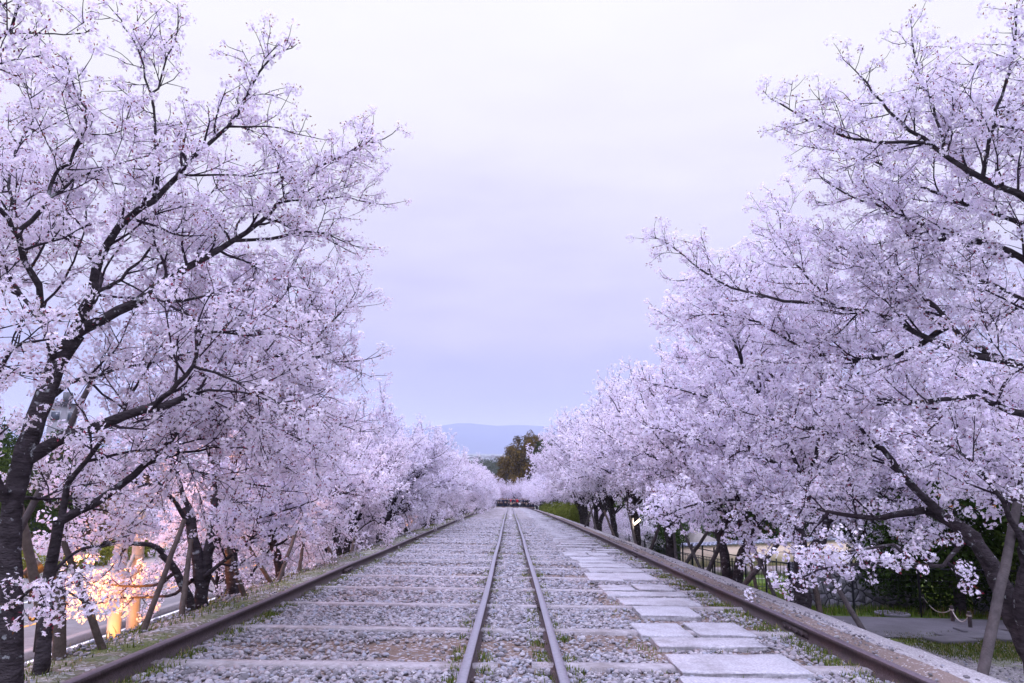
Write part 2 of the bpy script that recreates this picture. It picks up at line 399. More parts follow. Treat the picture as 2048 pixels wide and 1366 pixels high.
for k, (x, hw, top) in RX.items():
    root = empty('rail', P(x + XC, 0, 0) * 0 + Vector((x + XC, 0, 0)), RL[k], 'rail', 'long steel rails of the incline')
    link('rail_length', rail_mesh(x, -5, 134, hw, top), root)
    off = {'outer left': 3.35, 'inner left': 4.95, 'inner right': 8.8, 'outer right': 7.3}[k]
    for q in range(12):
        Y = off + q * 9.1
        for side in (-1, 1):
            b = MB(); th = -math.atan(SL)
            b.box((side * .024, Y, tz(Y) - .08), (.018, .62, .062), tilt=Matrix.Rotation(0, 4, 'X'))
            pl = b.mesh('fishplate', 'rust')
            for v in pl.vertices: v.co.z += -(v.co.y - Y) * SL
            fp = link('fishplate', pl, root)
            if q < 3:
                for dy in (-.22, -.08, .08, .22):
                    bb = MB(); bb.tube([(side * .033, Y + dy, tz(Y + dy) - .08), (side * .058, Y + dy, tz(Y + dy) - .08)], [.015, .015], 6, cap=True)
                    bb.build('bolt', 'rust', fp)
# ------------------------------------------------------------------ SLEEPERS
def sleeper_mesh(seed, L=3.15):
    g = np.random.RandomState(seed); n = 14; w = .105; V = []
    for i in range(n + 1):
        x = -L / 2 + L * i / n; a = g.uniform(-.008, .008); c = g.uniform(-.006, .006)
        V += [(x, -w + a, -.10), (x, -w + a + .004, .0 + c), (x, -w * .2, .006 + c), (x, w * .3, .002 - c), (x, w - a, -.004 + c), (x, w - a, -.10)]
    F = [(i * 6 + j, (i + 1) * 6 + j, (i + 1) * 6 + j + 1, i * 6 + j + 1) for i in range(n) for j in range(5)]
    F += [(0, 1, 2, 3), (0, 3, 4, 5), (n * 6 + 3, n * 6 + 2, n * 6 + 1, n * 6), (n * 6 + 5, n * 6 + 4, n * 6 + 3, n * 6)]
    return mesh_np('sleeper', np.array(V), np.array(F), 'sleeper')
SM = [sleeper_mesh(s) for s in range(5)]
sl_rows = []
k = 0; Y = 4.33
while Y < 128:
    for side, xc in (('left', -1.66), ('right', 1.66)):
        o = link('sleeper', SM[(k * 2 + (side == 'left')) % 5]); yy = Y + rs.uniform(-.05, .05)
        o.location = (xc + XC + rs.uniform(-.1, .1), yy, tz(yy) - .119); o.rotation_euler = (-math.atan(SL), 0, rs.uniform(-.012, .012))
        tag(o, f'weathered grey wooden sleeper across the {side} track, {ordw(k + 1)} counted from the camera', 'sleeper', 'wooden sleepers in the ballast')
    sl_rows.append(Y); Y += 1.54 + rs.uniform(-.05, .05); k += 1
# ------------------------------------------------------------------ PAVING SLABS
slab_px = [  # front-left x, front-right x, front y, back y
 (1404, 1690, 1402, 1350), (1367, 1624, 1346, 1310), (1318, 1532, 1292, 1273), (1285, 1388, 1270, 1245), (1402, 1513, 1270, 1245), (1285, 1402, 1231, 1211),
 (1249, 1400, 1210, 1196), (1217, 1375, 1190, 1182), (1207, 1272, 1180, 1170), (1279, 1351, 1180, 1169), (1181, 1249, 1160, 1146), (1246, 1318, 1159, 1145),
 (1181, 1287, 1142, 1135.5), (1164, 1263, 1134, 1127), (1160, 1232, 1124.5, 1120), (1145, 1232, 1119, 1114), (1130, 1178, 1110.5, 1104.5), (1181, 1220, 1110.5, 1105.5)]
slabs = []
for a, b, yf, yb in slab_px:
    A = atp(a, yf, -.095); B = atp(b, yf, -.095); Cc = atp((a + b) / 2, yb, -.095)
    slabs.append((A.x, B.x, (A.y + B.y) / 2, max(Cc.y, (A.y + B.y) / 2 + .30)))
slabs.sort(key=lambda s: s[2])
for i in range(len(slabs)):      # keep a joint of at least 5 cm between rows
    a = slabs[i]
    nx_ = [s[2] for s in slabs[i + 1:] if s[2] > a[2] + .2 and s[0] < a[1] and s[1] > a[0]]
    if nx_ and a[3] > min(nx_) - .10: slabs[i] = (a[0], a[1], a[2], min(nx_) - .10)
Y = max(s[3] for s in slabs) + .12; q = 0
while Y < 112:
    d = rs.uniform(.34, .46); x0 = 1.42 + rs.uniform(-.16, .16)
    if rs.rand() < .35:
        slabs.append((x0, x0 + .62, Y, Y + d)); slabs.append((x0 + .75, x0 + 1.35, Y, Y + d))
    else: slabs.append((x0, x0 + rs.uniform(.95, 1.4), Y, Y + d))
    Y += d + rs.uniform(.26, .62) * (1 + Y / 60)
slabs = [s for s in slabs]
for i, (x0, x1, y0, y1) in enumerate(slabs):
    g = np.random.RandomState(50 + i)
    w, d = x1 - x0, y1 - y0
    nx = 10 if i < 20 else 3; ny = 5 if i < 20 else 2
    b = MB(); b.box((0, 0, -.045), (w, d, .09)); me = b.mesh('paving_slab', 'granite')
    if i < 24:
        bm = bmesh.new(); bm.from_mesh(me); bmesh.ops.remove_doubles(bm, verts=bm.verts, dist=1e-5)
        bmesh.ops.subdivide_edges(bm, edges=bm.edges[:], cuts=5, use_grid_fill=True)
        for v in bm.verts:
            edge = abs(abs(v.co.x) - w / 2) < .001 or abs(abs(v.co.y) - d / 2) < .001
            if edge: v.co.x += g.uniform(-.007, .007); v.co.y += g.uniform(-.007, .007)
            if edge and v.co.z > -.001: v.co.z -= g.uniform(0, .006)
        bmesh.ops.bevel(bm, geom=[e for e in bm.edges if len(e.link_faces) == 2 and e.calc_face_angle(0) > 1.0], offset=.008, segments=1, affect='EDGES')
        bm.to_mesh(me); bm.free(); me.update()
    yc = (y0 + y1) / 2
    o = link('paving_slab', me, loc=((x0 + x1) / 2, yc, tz(yc) - .093 + g.uniform(-.006, .006)))
    o.rotation_euler = (-math.atan(SL) + g.uniform(-.008, .008), g.uniform(-.008, .008), g.uniform(-.02, .02))
    tag(o, f'pale granite stepping slab in the right track, {ordw(i + 1)} counted from the camera', 'paving slab', 'granite slabs laid along the right track')
# ------------------------------------------------------------------ GRAVEL (scattered by geometry nodes)
def rock(seed, sub=1):
    bm = bmesh.new(); bmesh.ops.create_icosphere(bm, subdivisions=sub, radius=1)
    g = np.random.RandomState(seed); ax = g.normal(size=(9, 3)); ax /= np.linalg.norm(ax, axis=1, keepdims=True); lim = g.uniform(.62, .95, 9)
    for v in bm.verts:
        p = np.array(v.co)
        for a, l in zip(ax, lim):
            dd = p @ a
            if dd > l: p = p - a * (dd - l)
        v.co = p * np.array([1, .78, .55])
    me = bpy.data.meshes.new('stone'); bm.to_mesh(me); bm.free()
    me.polygons.foreach_set('use_smooth', np.ones(len(me.polygons), dtype=bool)); me.materials.append(MAT['stone'])
    return me
def stone_mat():
    m = bpy.data.materials.new('stone'); m.use_nodes = True; t = m.node_tree; b = t.nodes['Principled BSDF']
    oi = N(t, 'ShaderNodeObjectInfo')
    c = ramp(t, oi.outputs['Random'], [(0, (.10, .10, .115)), (.18, (.20, .19, .22)), (.42, (.28, .27, .31)), (.62, (.36, .35, .38)), (.76, (.29, .26, .28)), (.88, (.25, .27, .33)), (1, (.50, .49, .51))], 'CONSTANT')
    g = N(t, 'ShaderNodeTexCoord').outputs['Object']
    c2 = mixc(t, noise(t, g, 2.5, 4), c, (.25, .22, .22)); n = c2.node; 
    mm = N(t, 'ShaderNodeMath', operation='MULTIPLY'); mm.inputs[1].default_value = .45; t.links.new(noise(t, g, 2.5, 4), mm.inputs[0]); t.links.new(mm.outputs[0], n.inputs[0])
    t.links.new(c2, b.inputs['Base Color']); b.inputs['Roughness'].default_value = .8; b.inputs['Specular IOR Level'].default_value = .3
    MAT['stone'] = m
stone_mat()
rockcol = bpy.data.collections.new('stone_shapes')
for i in range(8):
    rockcol.objects.link(bpy.data.objects.new('stone', rock(i, 2 if i < 8 else 1)))
def scatter(name, pts, rot, scl, label):
    me = bpy.data.meshes.new(name); me.vertices.add(len(pts)); me.vertices.foreach_set('co', np.asarray(pts, np.float32).ravel())
    for nm, arr in (('rot', rot), ('scl', scl)):
        a = me.attributes.new(nm, 'FLOAT_VECTOR', 'POINT'); a.data.foreach_set('vector', np.asarray(arr, np.float32).ravel())
    o = link(name, me); tag(o, label, None, kind='stuff')
    ng = bpy.data.node_groups.new('scatter', 'GeometryNodeTree')
    ng.interface.new_socket('Geometry', in_out='INPUT', socket_type='NodeSocketGeometry'); ng.interface.new_socket('Geometry', in_out='OUTPUT', socket_type='NodeSocketGeometry')
    gi = ng.nodes.new('NodeGroupInput'); go = ng.nodes.new('NodeGroupOutput'); ip = ng.nodes.new('GeometryNodeInstanceOnPoints')
    ci = ng.nodes.new('GeometryNodeCollectionInfo'); ci.inputs['Collection'].default_value = rockcol; ci.inputs['Separate Children'].default_value = True; ci.inputs['Reset Children'].default_value = True
    ra = ng.nodes.new('GeometryNodeInputNamedAttribute'); ra.data_type = 'FLOAT_VECTOR'; ra.inputs[0].default_value = 'rot'
    sa = ng.nodes.new('GeometryNodeInputNamedAttribute'); sa.data_type = 'FLOAT_VECTOR'; sa.inputs[0].default_value = 'scl'
    L = ng.links.new
    L(gi.outputs[0], ip.inputs['Points']); L(ci.outputs[0], ip.inputs['Instance']); ip.inputs['Pick Instance'].default_value = True
    L(ra.outputs['Attribute'], ip.inputs['Rotation']); L(sa.outputs['Attribute'], ip.inputs['Scale']); L(ip.outputs[0], go.inputs[0])
    md = o.modifiers.new('scatter', 'NODES'); md.node_group = ng
    return o
def vnoise(x, y, sc, seed=0):
    g = np.random.RandomState(seed); T = g.rand(64, 64)
    u, v = x * sc % 64, y * sc % 64; i, j = u.astype(int), v.astype(int); fu, fv = u - i, v - j
    fu = fu * fu * (3 - 2 * fu); fv = fv * fv * (3 - 2 * fv); i1, j1 = (i + 1) % 64, (j + 1) % 64
    return T[i, j] * (1 - fu) * (1 - fv) + T[i1, j] * fu * (1 - fv) + T[i, j1] * (1 - fu) * fv + T[i1, j1] * fu * fv
tzv = np.vectorize(tz)
def gravel_pts(x0, x1, Y0, Y1, dens_, smin, smax, seed, dh, keep=None):
    g = np.random.RandomState(seed); n = int((x1 - x0) * (Y1 - Y0) * dens_)
    x = g.uniform(x0, x1, n); y = g.uniform(Y0, Y1, n); ok = np.ones(n, bool)
    nn = vnoise(x + 40, y + 40, .9, seed) * .6 + vnoise(x + 40, y + 40, 2.3, seed + 1) * .4
    if keep: ok &= keep(x, y, nn, g)
    x, y, nn = x[ok], y[ok], nn[ok]; n = len(x)
    s = g.uniform(0, 1, n) ** 1.7 * (smax - smin) + smin
    z = tzv(y) + dh(x, y) + s * .28 + g.uniform(-.005, .014, n)
    rot = np.stack([g.uniform(-.5, .5, n), g.uniform(-.5, .5, n), g.uniform(0, 6.28, n)], 1)
    scl = np.stack([s * g.uniform(.8, 1.25, n), s * g.uniform(.8, 1.15, n), s * g.uniform(.8, 1.3, n)], 1)
    return np.stack([x, y, z], 1), rot, scl
slr = np.array(sl_rows)
SB = np.array(slabs)
def keep_track(x, y, nn, g):
    ok = np.ones(len(x), bool)
    dy = np.abs(y[:, None] - slr[None, :]).min(1)
    inner = (np.abs(x - XC) < .12)
    ok &= ~((dy < .10) & ~inner & (np.abs(x - XC) < 3.2) & (g.rand(len(x)) < np.clip(1.12 - y * .03, .40, .975)))
    for sx0 in (-2.89, -.35, .35, 2.89): ok &= np.abs(x - XC - sx0) > .06
    for (a, b, c, d) in SB: ok &= ~((x > a - .005) & (x < b + .005) & (y > c - .005) & (y < d + .005) & (g.rand(len(x)) < .985))
    # thin, earthy patches
    patch = (nn > .57) & (np.sin(y * 4.08 / 1 + .6) > -.2)
    ok &= ~(patch & (g.rand(len(x)) < .86))
    rr = (x > 1.2) & (y < 11); ok &= ~(rr & (nn > .42) & (g.rand(len(x)) < .68))
    for (cx, cy, rx, ry, pr) in ((-.75, 6.6, .55, .45, .9), (.1, 6.55, .5, .4, .88), (-1.7, 6.5, .9, .3, .75), (1.0, 6.9, .5, .5, .85), (.9, 12.3, .7, .4, .9)):
        ok &= ~((((x - cx) / rx) ** 2 + ((y - cy) / ry) ** 2 < 1) & (g.rand(len(x)) < pr))
    return ok
flat = lambda x, y: -.15 + x * 0
sets = [gravel_pts(-2.95, 3.05, 3.2, 9, 1250, .011, .034, 11, flat, keep_track),
        gravel_pts(-2.95, 3.05, 9, 20, 620, .018, .038, 12, flat, keep_track),
        gravel_pts(-2.95, 3.05, 20, 44, 260, .026, .05, 13, flat, keep_track)]
pts, rot, scl = [np.concatenate([s[i] for s in sets]) for i in range(3)]
scatter('track_ballast', pts, rot, scl, 'grey and bluish pebbles filling the track bed')
def kr(x, y, nn, g): return (nn > .5) | (g.rand(len(x)) < .3)
def hr(x, y): return np.where(x < 3.5, -.085, -.12 - (x - 3.5) * .2)
a = gravel_pts(3.15, 3.7, 3.5, 24, 170, .008, .026, 21, hr, kr)
b_ = gravel_pts(-3.75, -3.0, 4, 26, 420, .010, .028, 22, lambda x, y: -.125 + x * 0, kr)
c_ = gravel_pts(4.6, 9.0, 7.5, 12.5, 160, .012, .028, 23, lambda x, y: np.interp(x - XC, [4.3, 4.6, 5, 9], [-.62, -.87, -1.01, -1.05]), kr)
pts, rot, scl = [np.concatenate([s[i] for s in (a, b_, c_)]) for i in range(3)]
scatter('verge_stones', pts, rot, scl, 'loose small stones scattered on the dirt beside the outer rails')
# fallen petals
g = np.random.RandomState(71); n = 2600; x = g.uniform(-3.6, 3.9, n); y = 4 + 30 * g.rand(n) ** 1.6
z = tzv(y) - np.where(np.abs(x - XC) < 3, .118, .085 + np.clip(np.abs(x) - 3.1, 0, 1) * .05); a = g.uniform(0, 6.28, n); r = g.uniform(.005, .009, n)
c = np.stack([x, y, z], 1); u = np.stack([np.cos(a), np.sin(a), g.uniform(-.3, .3, n)], 1) * r[:, None]; v = np.stack([-np.sin(a), np.cos(a), g.uniform(-.3, .3, n)], 1) * r[:, None] * .7
V = np.stack([c - u, c - v, c + u, c + v], 1).reshape(-1, 3)
tag(link('fallen_petals', mesh_np('fallen_petals', V, np.arange(n)[:, None] * 4 + np.array([[0, 1, 2, 3]]), 'blossom', cols=np.full((4 * n, 3), .92))), 'pale petals fallen on the stones', None, kind='stuff')
# ------------------------------------------------------------------ GRASS
def grass(name, x, y, z, hmin, hmax, label, seed=1, m='leaf', c1=(.06, .10, .02), c2=(.16, .20, .05), w=.004):
    g = np.random.RandomState(seed); n = len(x)
    h = g.uniform(hmin, hmax, n); a = g.uniform(0, 6.28, n); le = g.uniform(.1, .6, n) * h
    dx, dy = np.cos(a), np.sin(a)
    b = np.stack([x, y, z - .01], 1); ww = np.stack([-dy, dx, dx * 0], 1) * (w + h * .02)[:, None]
    mid = b + np.stack([dx * le * .35, dy * le * .35, h * .6], 1); tip = b + np.stack([dx * le, dy * le, h], 1)
    V = np.stack([b - ww, b + ww, mid + ww * .7, mid - ww * .7, tip], 1).reshape(-1, 3)
    i = np.arange(n)[:, None] * 5
    F4 = i + np.array([[0, 1, 2, 3]]); F3 = i + np.array([[3, 2, 4]])
    tcol = g.rand(n, 1); c = np.array(c1) * (1 - tcol) + np.array(c2) * tcol; dry = g.rand(n) < .15; c[dry] = (.32, .27, .13)
    o = link(name, mesh_np(name, V, [F4, F3], m, cols=np.repeat(c, 5, axis=0))); tag(o, label, None, kind='stuff'); return o
def tufts(n, fx, ylo, yhi, seed, per=(8, 26), spread=.05, p=1.6):
    g = np.random.RandomState(seed); X = []; Y = []
    for _ in range(n):
        cy = ylo + (yhi - ylo) * g.rand() ** p; cx = fx(g, cy); k = g.randint(*per)
        X.append(cx + g.normal(0, spread, k)); Y.append(cy + g.normal(0, spread * 1.6, k))
    return np.concatenate(X), np.concatenate(Y)
def railside(g, y):
    k = g.rand()
    if k < .30: return XC + .35 * (1 if g.rand() < .5 else -1) + g.choice([-1, 1]) * g.uniform(.07, .15)
    if k < .62: return XC - 2.89 + g.uniform(.07, .22)
    return XC + 2.89 - g.uniform(.07, .30)
x, y = tufts(1900, railside, 4, 60, 31, per=(12, 40), spread=.04); grass('rail_grass', x, y, tzv(y) - .15, .025, .075, 'short green grass tufts growing against the rails', 1)
x, y = tufts(2600, lambda g, yy: XC - (g.uniform(3.45, 4.15) if g.rand() < .75 else g.uniform(3.0, 3.4)), 4, 120, 32, spread=.08, per=(4, 18))
grass('verge_grass', x, y, tzv(y) + np.interp(x - XC, [-4.1, -4, -3.8, -3.4, -3.03], [-.3, -.24, -.16, -.10, -.15]), .02, .07, 'grass along the left verge', 2)
x, y = tufts(260, lambda g, yy: XC + g.uniform(1.1, 2.7), 4, 16, 33, spread=.06)
grass('slab_grass', x, y, tzv(y) - .15, .02, .06, 'thin grass between the granite slabs', 3)
g = np.random.RandomState(34); n = 46000
x = g.uniform(4.6, 22, n); y = g.uniform(14.3, 34, n); k = (x > 5.2 + 0 * y)
x, y = x[k], y[k]
grass('lawn_grass', x, y, tzv(y) + np.vectorize(drop)(x, y) + np.interp(x, [4.6, 5, 12, 22], [-.86, -1.0, -1.05, -1.1]), .08, .2, 'bright green grass strip behind the tarmac path', 4, c1=(.07, .13, .015), c2=(.17, .25, .04), w=.006)
x, y = tufts(700, lambda g, yy: g.uniform(6.5, 9.6), 10.6, 12.2, 35, per=(10, 24), spread=.12, p=1)
grass('yard_grass', x, y, tzv(y) - 1.02, .02, .06, 'low grass patch beside the rope posts', 5)
x, y = tufts(1100, lambda g, yy: -g.uniform(4.0, 5.6), 4, 60, 36, per=(8, 20), spread=.1, p=1.3)
grass('bank_grass', x, y, tzv(y) + np.interp(x - XC, [-5.5, -4.8, -4.4, -4.0], [-1.5, -.85, -.5, -.24]), .06, .16, 'rough grass on the left bank', 6)
# lawn sheet and tarmac path on the right
V = []; F = []
def poly_sheet(name, pts, dh, m, sub=12):
    # quad patch given by 4 ground corners (x,y), follows the incline
    A, B, Cc, D = [np.array(p, float) for p in pts]; V = []
    for i in range(sub + 1):
        for j in range(sub + 1):
            u, v = i / sub, j / sub
            p = A * (1 - u) * (1 - v) + B * u * (1 - v) + Cc * u * v + D * (1 - u) * v
            V.append((p[0], p[1], tz(p[1]) + float(np.interp(p[0] - XC, [4.08, 4.35, 4.6, 5, 6, 12, 20, 40], [-.29, -.6, -.85, -1, -1.02, -1.05, -1.1, -1.1])) + dh + drop(p[0], p[1])))
    F = [(i * (sub + 1) + j, (i + 1) * (sub + 1) + j, (i + 1) * (sub + 1) + j + 1, i * (sub + 1) + j + 1) for i in range(sub) for j in range(sub)]
    o = link(name, mesh_np(name, np.array(V), np.array(F), m, True)); tag(o, kind='structure'); return o
poly_sheet('lawn', [(4.6, 14.0), (34, 13.2), (34, 60), (4.75, 60)], .016, 'lawn', 46)
poly_sheet('tarmac_path', [(4.75, 12.2), (16, 11.0), (16, 13.6), (4.6, 14.3)], .02, 'asphalt_r', 24)
# ------------------------------------------------------------------ TREES
class Tree:
    def __init__(s, seed): s.tubes = []; s.tw = []; s.cl = []; s.g = np.random.RandomState(seed)
def unit(v): return v / (np.linalg.norm(v) + 1e-9)
def smooth_poly(pts, step, g, wob):
    pts = np.array([tuple(p) for p in pts], float)
    if len(pts) > 2:     # catmull-rom
        Q = np.vstack([2 * pts[0] - pts[1], pts, 2 * pts[-1] - pts[-2]]); out = []
        for i in range(1, len(Q) - 2):
            n = max(2, int(np.linalg.norm(Q[i + 1] - Q[i]) / step))
            for t in np.linspace(0, 1, n, endpoint=False):
                out.append(.5 * ((2 * Q[i]) + (-Q[i - 1] + Q[i + 1]) * t + (2 * Q[i - 1] - 5 * Q[i] + 4 * Q[i + 1] - Q[i + 2]) * t * t + (-Q[i - 1] + 3 * Q[i] - 3 * Q[i + 1] + Q[i + 2]) * t ** 3))
        out.append(pts[-1]); pts = np.array(out)
    else:
        n = max(2, int(np.linalg.norm(pts[1] - pts[0]) / step)); pts = pts[0] + (pts[1] - pts[0]) * np.linspace(0, 1, n + 1)[:, None]
    pts[1:] += g.normal(0, wob, pts[1:].shape); return pts
def childdir(g, d, ang, up, side):
    v = g.normal(size=3); v[2] *= .55; v -= d * (v @ d); v = unit(v)
    v[2] += up; v = unit(v - d * (v @ d) * .8)
    a = R(g.uniform(*ang)); return unit(d * math.cos(a) + v * math.sin(a))
def clusters(T, pts, t0, sp):
    seg = np.linalg.norm(np.diff(pts, axis=0), axis=1); cum = np.concatenate([[0], np.cumsum(seg)]); L = cum[-1]
    n = max(1, int((1 - t0) * L / sp)); s = t0 * L + (np.arange(n) + T.g.rand(n)) * (1 - t0) * L / n
    s[-1] = L
    T.cl.append(np.stack([np.interp(s, cum, pts[:, k]) for k in range(3)], 1) + T.g.normal(0, .012, (n, 3)))
def walk(g, p, d, L, step, wob, trop):
    n = max(2, int(L / step)); out = [p]; st = L / n
    for i in range(n):
        d = unit(d + g.normal(0, wob, 3) + trop); out.append(out[-1] + d * st)
    return np.array(out)
def twig3(T, p, d, L):
    pts = walk(T.g, p, d, L, .06, .17, np.array([0, 0, .02]))
    T.tw.append((pts, .0042, .002)); clusters(T, pts, .12, T.csp)
def branch2(T, p, d, L, r, dense=1.0, up=.05):
    g = T.g; pts = walk(g, p, d, L, .09, .15, np.array([0, 0, up * .7])); n = len(pts)
    T.tw.append((pts, r * .8, .003)); clusters(T, pts, .3, T.csp * 1.1)
    m = int(L / T.tsp * dense); sd = 1
    for k in range(m):
        t = .12 + .85 * (k + g.rand()) / m; f = t * (n - 1); i = min(int(f), n - 2); q = pts[i] + (pts[i + 1] - pts[i]) * (f - i)
        if g.rand() < .12 and L > .5:
            dd = childdir(g, unit(pts[i + 1] - pts[i]), (30, 60), .2, sd); branch2(T, q, dd, L * .5, r * .6, dense)
            continue
        twig3(T, q, childdir(g, unit(pts[i + 1] - pts[i]), (35, 70), .15, sd), g.uniform(.10, .34) * (1.15 - .5 * t) * T.ts)
def limb(T, pts, r0, r1, t0=.2, sp=.2, L2=(.35, 1.15), dense=1.0, up=.3, wob=.008, trunk=True, cl=True):
    g = T.g; pts = smooth_poly(pts, .14, g, wob); n = len(pts)
    seg = np.linalg.norm(np.diff(pts, axis=0), axis=1); cum = np.concatenate([[0], np.cumsum(seg)]); L = cum[-1]
    u = cum / L; T.tubes.append((pts, (r0 + (r1 - r0) * u ** .7) * T.thin))
    sp = sp * T.dens; m = int((1 - t0) * L / sp)
    for k in range(m):
        t = t0 + (1 - t0) * (k + g.rand()) / m; s = t * L
        q = np.array([np.interp(s, cum, pts[:, c]) for c in range(3)]); i = min(np.searchsorted(cum, s), n - 1); d = unit(pts[i] - pts[i - 1])
        rr = (r0 + (r1 - r0) * t ** .85)
        lb = (L2[0] + (L2[1] - L2[0]) * (1 - t) * g.uniform(.5, 1.2)) * g.uniform(.7, 1.2) * T.l2
        branch2(T, q, childdir(g, d, (35, 68), up, 1), lb, min(rr * .55, .017), dense)
    if cl: clusters(T, pts, .52, T.csp)
    d = unit(pts[-1] - pts[-2]); branch2(T, pts[-1], d, L2[0] * 1.3, max(r1, .008), dense)
    return pts
PET = [(.915, .925, .985), (.925, .935, .985), (.91, .91, .985), (.93, .91, .975)]
def flower_mesh(T, name, nf, rad, R0, star=False, budk=3.0, fr=.7):
    g = T.g; C0 = np.vstack(T.cl); M = len(C0)
    C0 = C0[g.rand(M) < T.keep]; M = len(C0)
    size = .5 + 1.0 * g.rand(M) ** 1.3
    cnt = np.maximum(2, (nf * size * g.uniform(.6, 1.2, M)).astype(int)); idx = np.repeat(np.arange(M), cnt); n = len(idx)
    u = g.normal(size=(n, 3)); u /= np.linalg.norm(u, axis=1, keepdims=True)
    c = C0[idx] + u * (R0 * size[idx] * g.uniform(.55, 1.05, n))[:, None] + np.array([0, 0, -.008])
    nrm = u + g.normal(0, .35, (n, 3)); nrm /= np.linalg.norm(nrm, axis=1, keepdims=True)
    a = np.cross(nrm, g.normal(size=(n, 3))); a /= np.linalg.norm(a, axis=1, keepdims=True); b = np.cross(nrm, a)
    r = rad * g.uniform(.8, 1.15, n)
    k = 10 if star else 5
    ang = np.arange(k) * 2 * math.pi / k; rr = np.where(np.arange(k) % 2 == 0, 1, .52) if star else np.ones(k)
    out = c[:, None] + (a[:, None] * (np.cos(ang) * rr)[None, :, None] + b[:, None] * (np.sin(ang) * rr)[None, :, None]) * r[:, None, None] + nrm[:, None] * (r * .30)[:, None, None]
    V = np.concatenate([c[:, None], out], 1).reshape(-1, 3)
    i = np.arange(n)[:, None, None] * (k + 1); tri = np.array([[0, 1 + j, 1 + (j + 1) % k] for j in range(k)])
    F = (i + tri[None]).reshape(-1, 3)
    pet = np.array(PET)[g.randint(0, len(PET), M)] * g.uniform(.93, 1.03, (M, 1)); pet = np.minimum(pet, .97)
    pc = pet[idx]; cc = np.repeat(pc[:, None], k + 1, 1).copy(); cc[:, 0] = pc * np.array(T.centre)
    # buds, calyces and bronze young leaves
    nb = int(M * budk); bi = g.randint(0, M, nb); bu = g.normal(size=(nb, 3)); bu /= np.linalg.norm(bu, axis=1, keepdims=True)
    bc = C0[bi] + bu * (R0 * g.uniform(.3, 1.15, nb))[:, None]; bl = g.uniform(.008, .017, nb)[:, None]
    bs = np.cross(bu, g.normal(size=(nb, 3))); bs /= np.linalg.norm(bs, axis=1, keepdims=True)
    BV = np.stack([bc - bu * bl, bc + bs * bl * .42, bc + bu * bl, bc - bs * bl * .42], 1).reshape(-1, 3)
    o = len(V); BF = (np.arange(nb)[:, None] * 4 + np.array([[0, 1, 2, 3]])) + o
    bcol = np.where(g.rand(nb, 1) < .75, np.array([[.20, .035, .06]]), np.array([[.17, .09, .035]])) * g.uniform(.6, 1.6, (nb, 1))
    print('FLOWERS', n, 'clusters', M, 'twigs', len(T.tw)); V = np.vstack([V, BV]); col = np.vstack([cc.reshape(-1, 3), np.repeat(bcol, 4, 0)])
    return mesh_np(name, V, [F, BF], 'blossom', cols=col)
def wood_mesh(name, tubes, kk, m):
    Vs = []; Fs = []; o = 0
    for pts, rad in tubes:
        k = kk(rad.max() if hasattr(rad, 'max') else rad); V = tube_rings(pts, rad, k); n = len(pts)
        i = np.arange(n - 1)[:, None] * k; j = np.arange(k)[None]
        F = np.stack([i + j, i + (j + 1) % k, i + k + (j + 1) % k, i + k + j], -1).reshape(-1, 4) + o
        Vs.append(V); Fs.append(F); o += len(V)
    return mesh_np(name, np.vstack(Vs), np.vstack(Fs), m, True)
def gnarl(tubes, g):
    out = []
    for pts, rad in tubes:
        out.append((pts, rad * (1 + g.uniform(-.07, .09, len(rad)) * (rad > .03))))
    return out
def finish(T, name, loc, label, group, bark='bark', nf=8, rad=.017, R0=.042, star=False, budk=3.0):
    root = empty(name, loc, label, 'cherry tree', group)
    off = np.array(loc)
    T.tubes = [(p - off, r) for p, r in T.tubes]; T.tw = [(p - off, a, b) for p, a, b in T.tw]; T.cl = [c - off for c in T.cl]
    link('trunk', wood_mesh('trunk', gnarl(T.tubes, T.g), lambda r: 10 if r > .05 else 7, bark), root)
    link('twigs', wood_mesh('twigs', [(p, np.linspace(a, b, len(p))) for p, a, b in T.tw], lambda r: 4 if r > .008 else 3, 'twig'), root)
    link('blossom', flower_mesh(T, 'blossom', nf, rad, R0, star, budk), root)
    return root
def newtree(seed, csp=.07, ts=1.0, keep=1.0, centre=(.91, .79, .93), dens=.72, tsp=.085, l2=1.25):
    T = Tree(seed); T.dens = dens; T.thin = .72; T.tsp = tsp; T.l2 = l2; T.csp = csp; T.ts = ts; T.keep = keep; T.centre = centre; return T
def A3(l, Y0=None):   # traced limb: list of (px, py, Y)
    return [at(*p) for p in l]
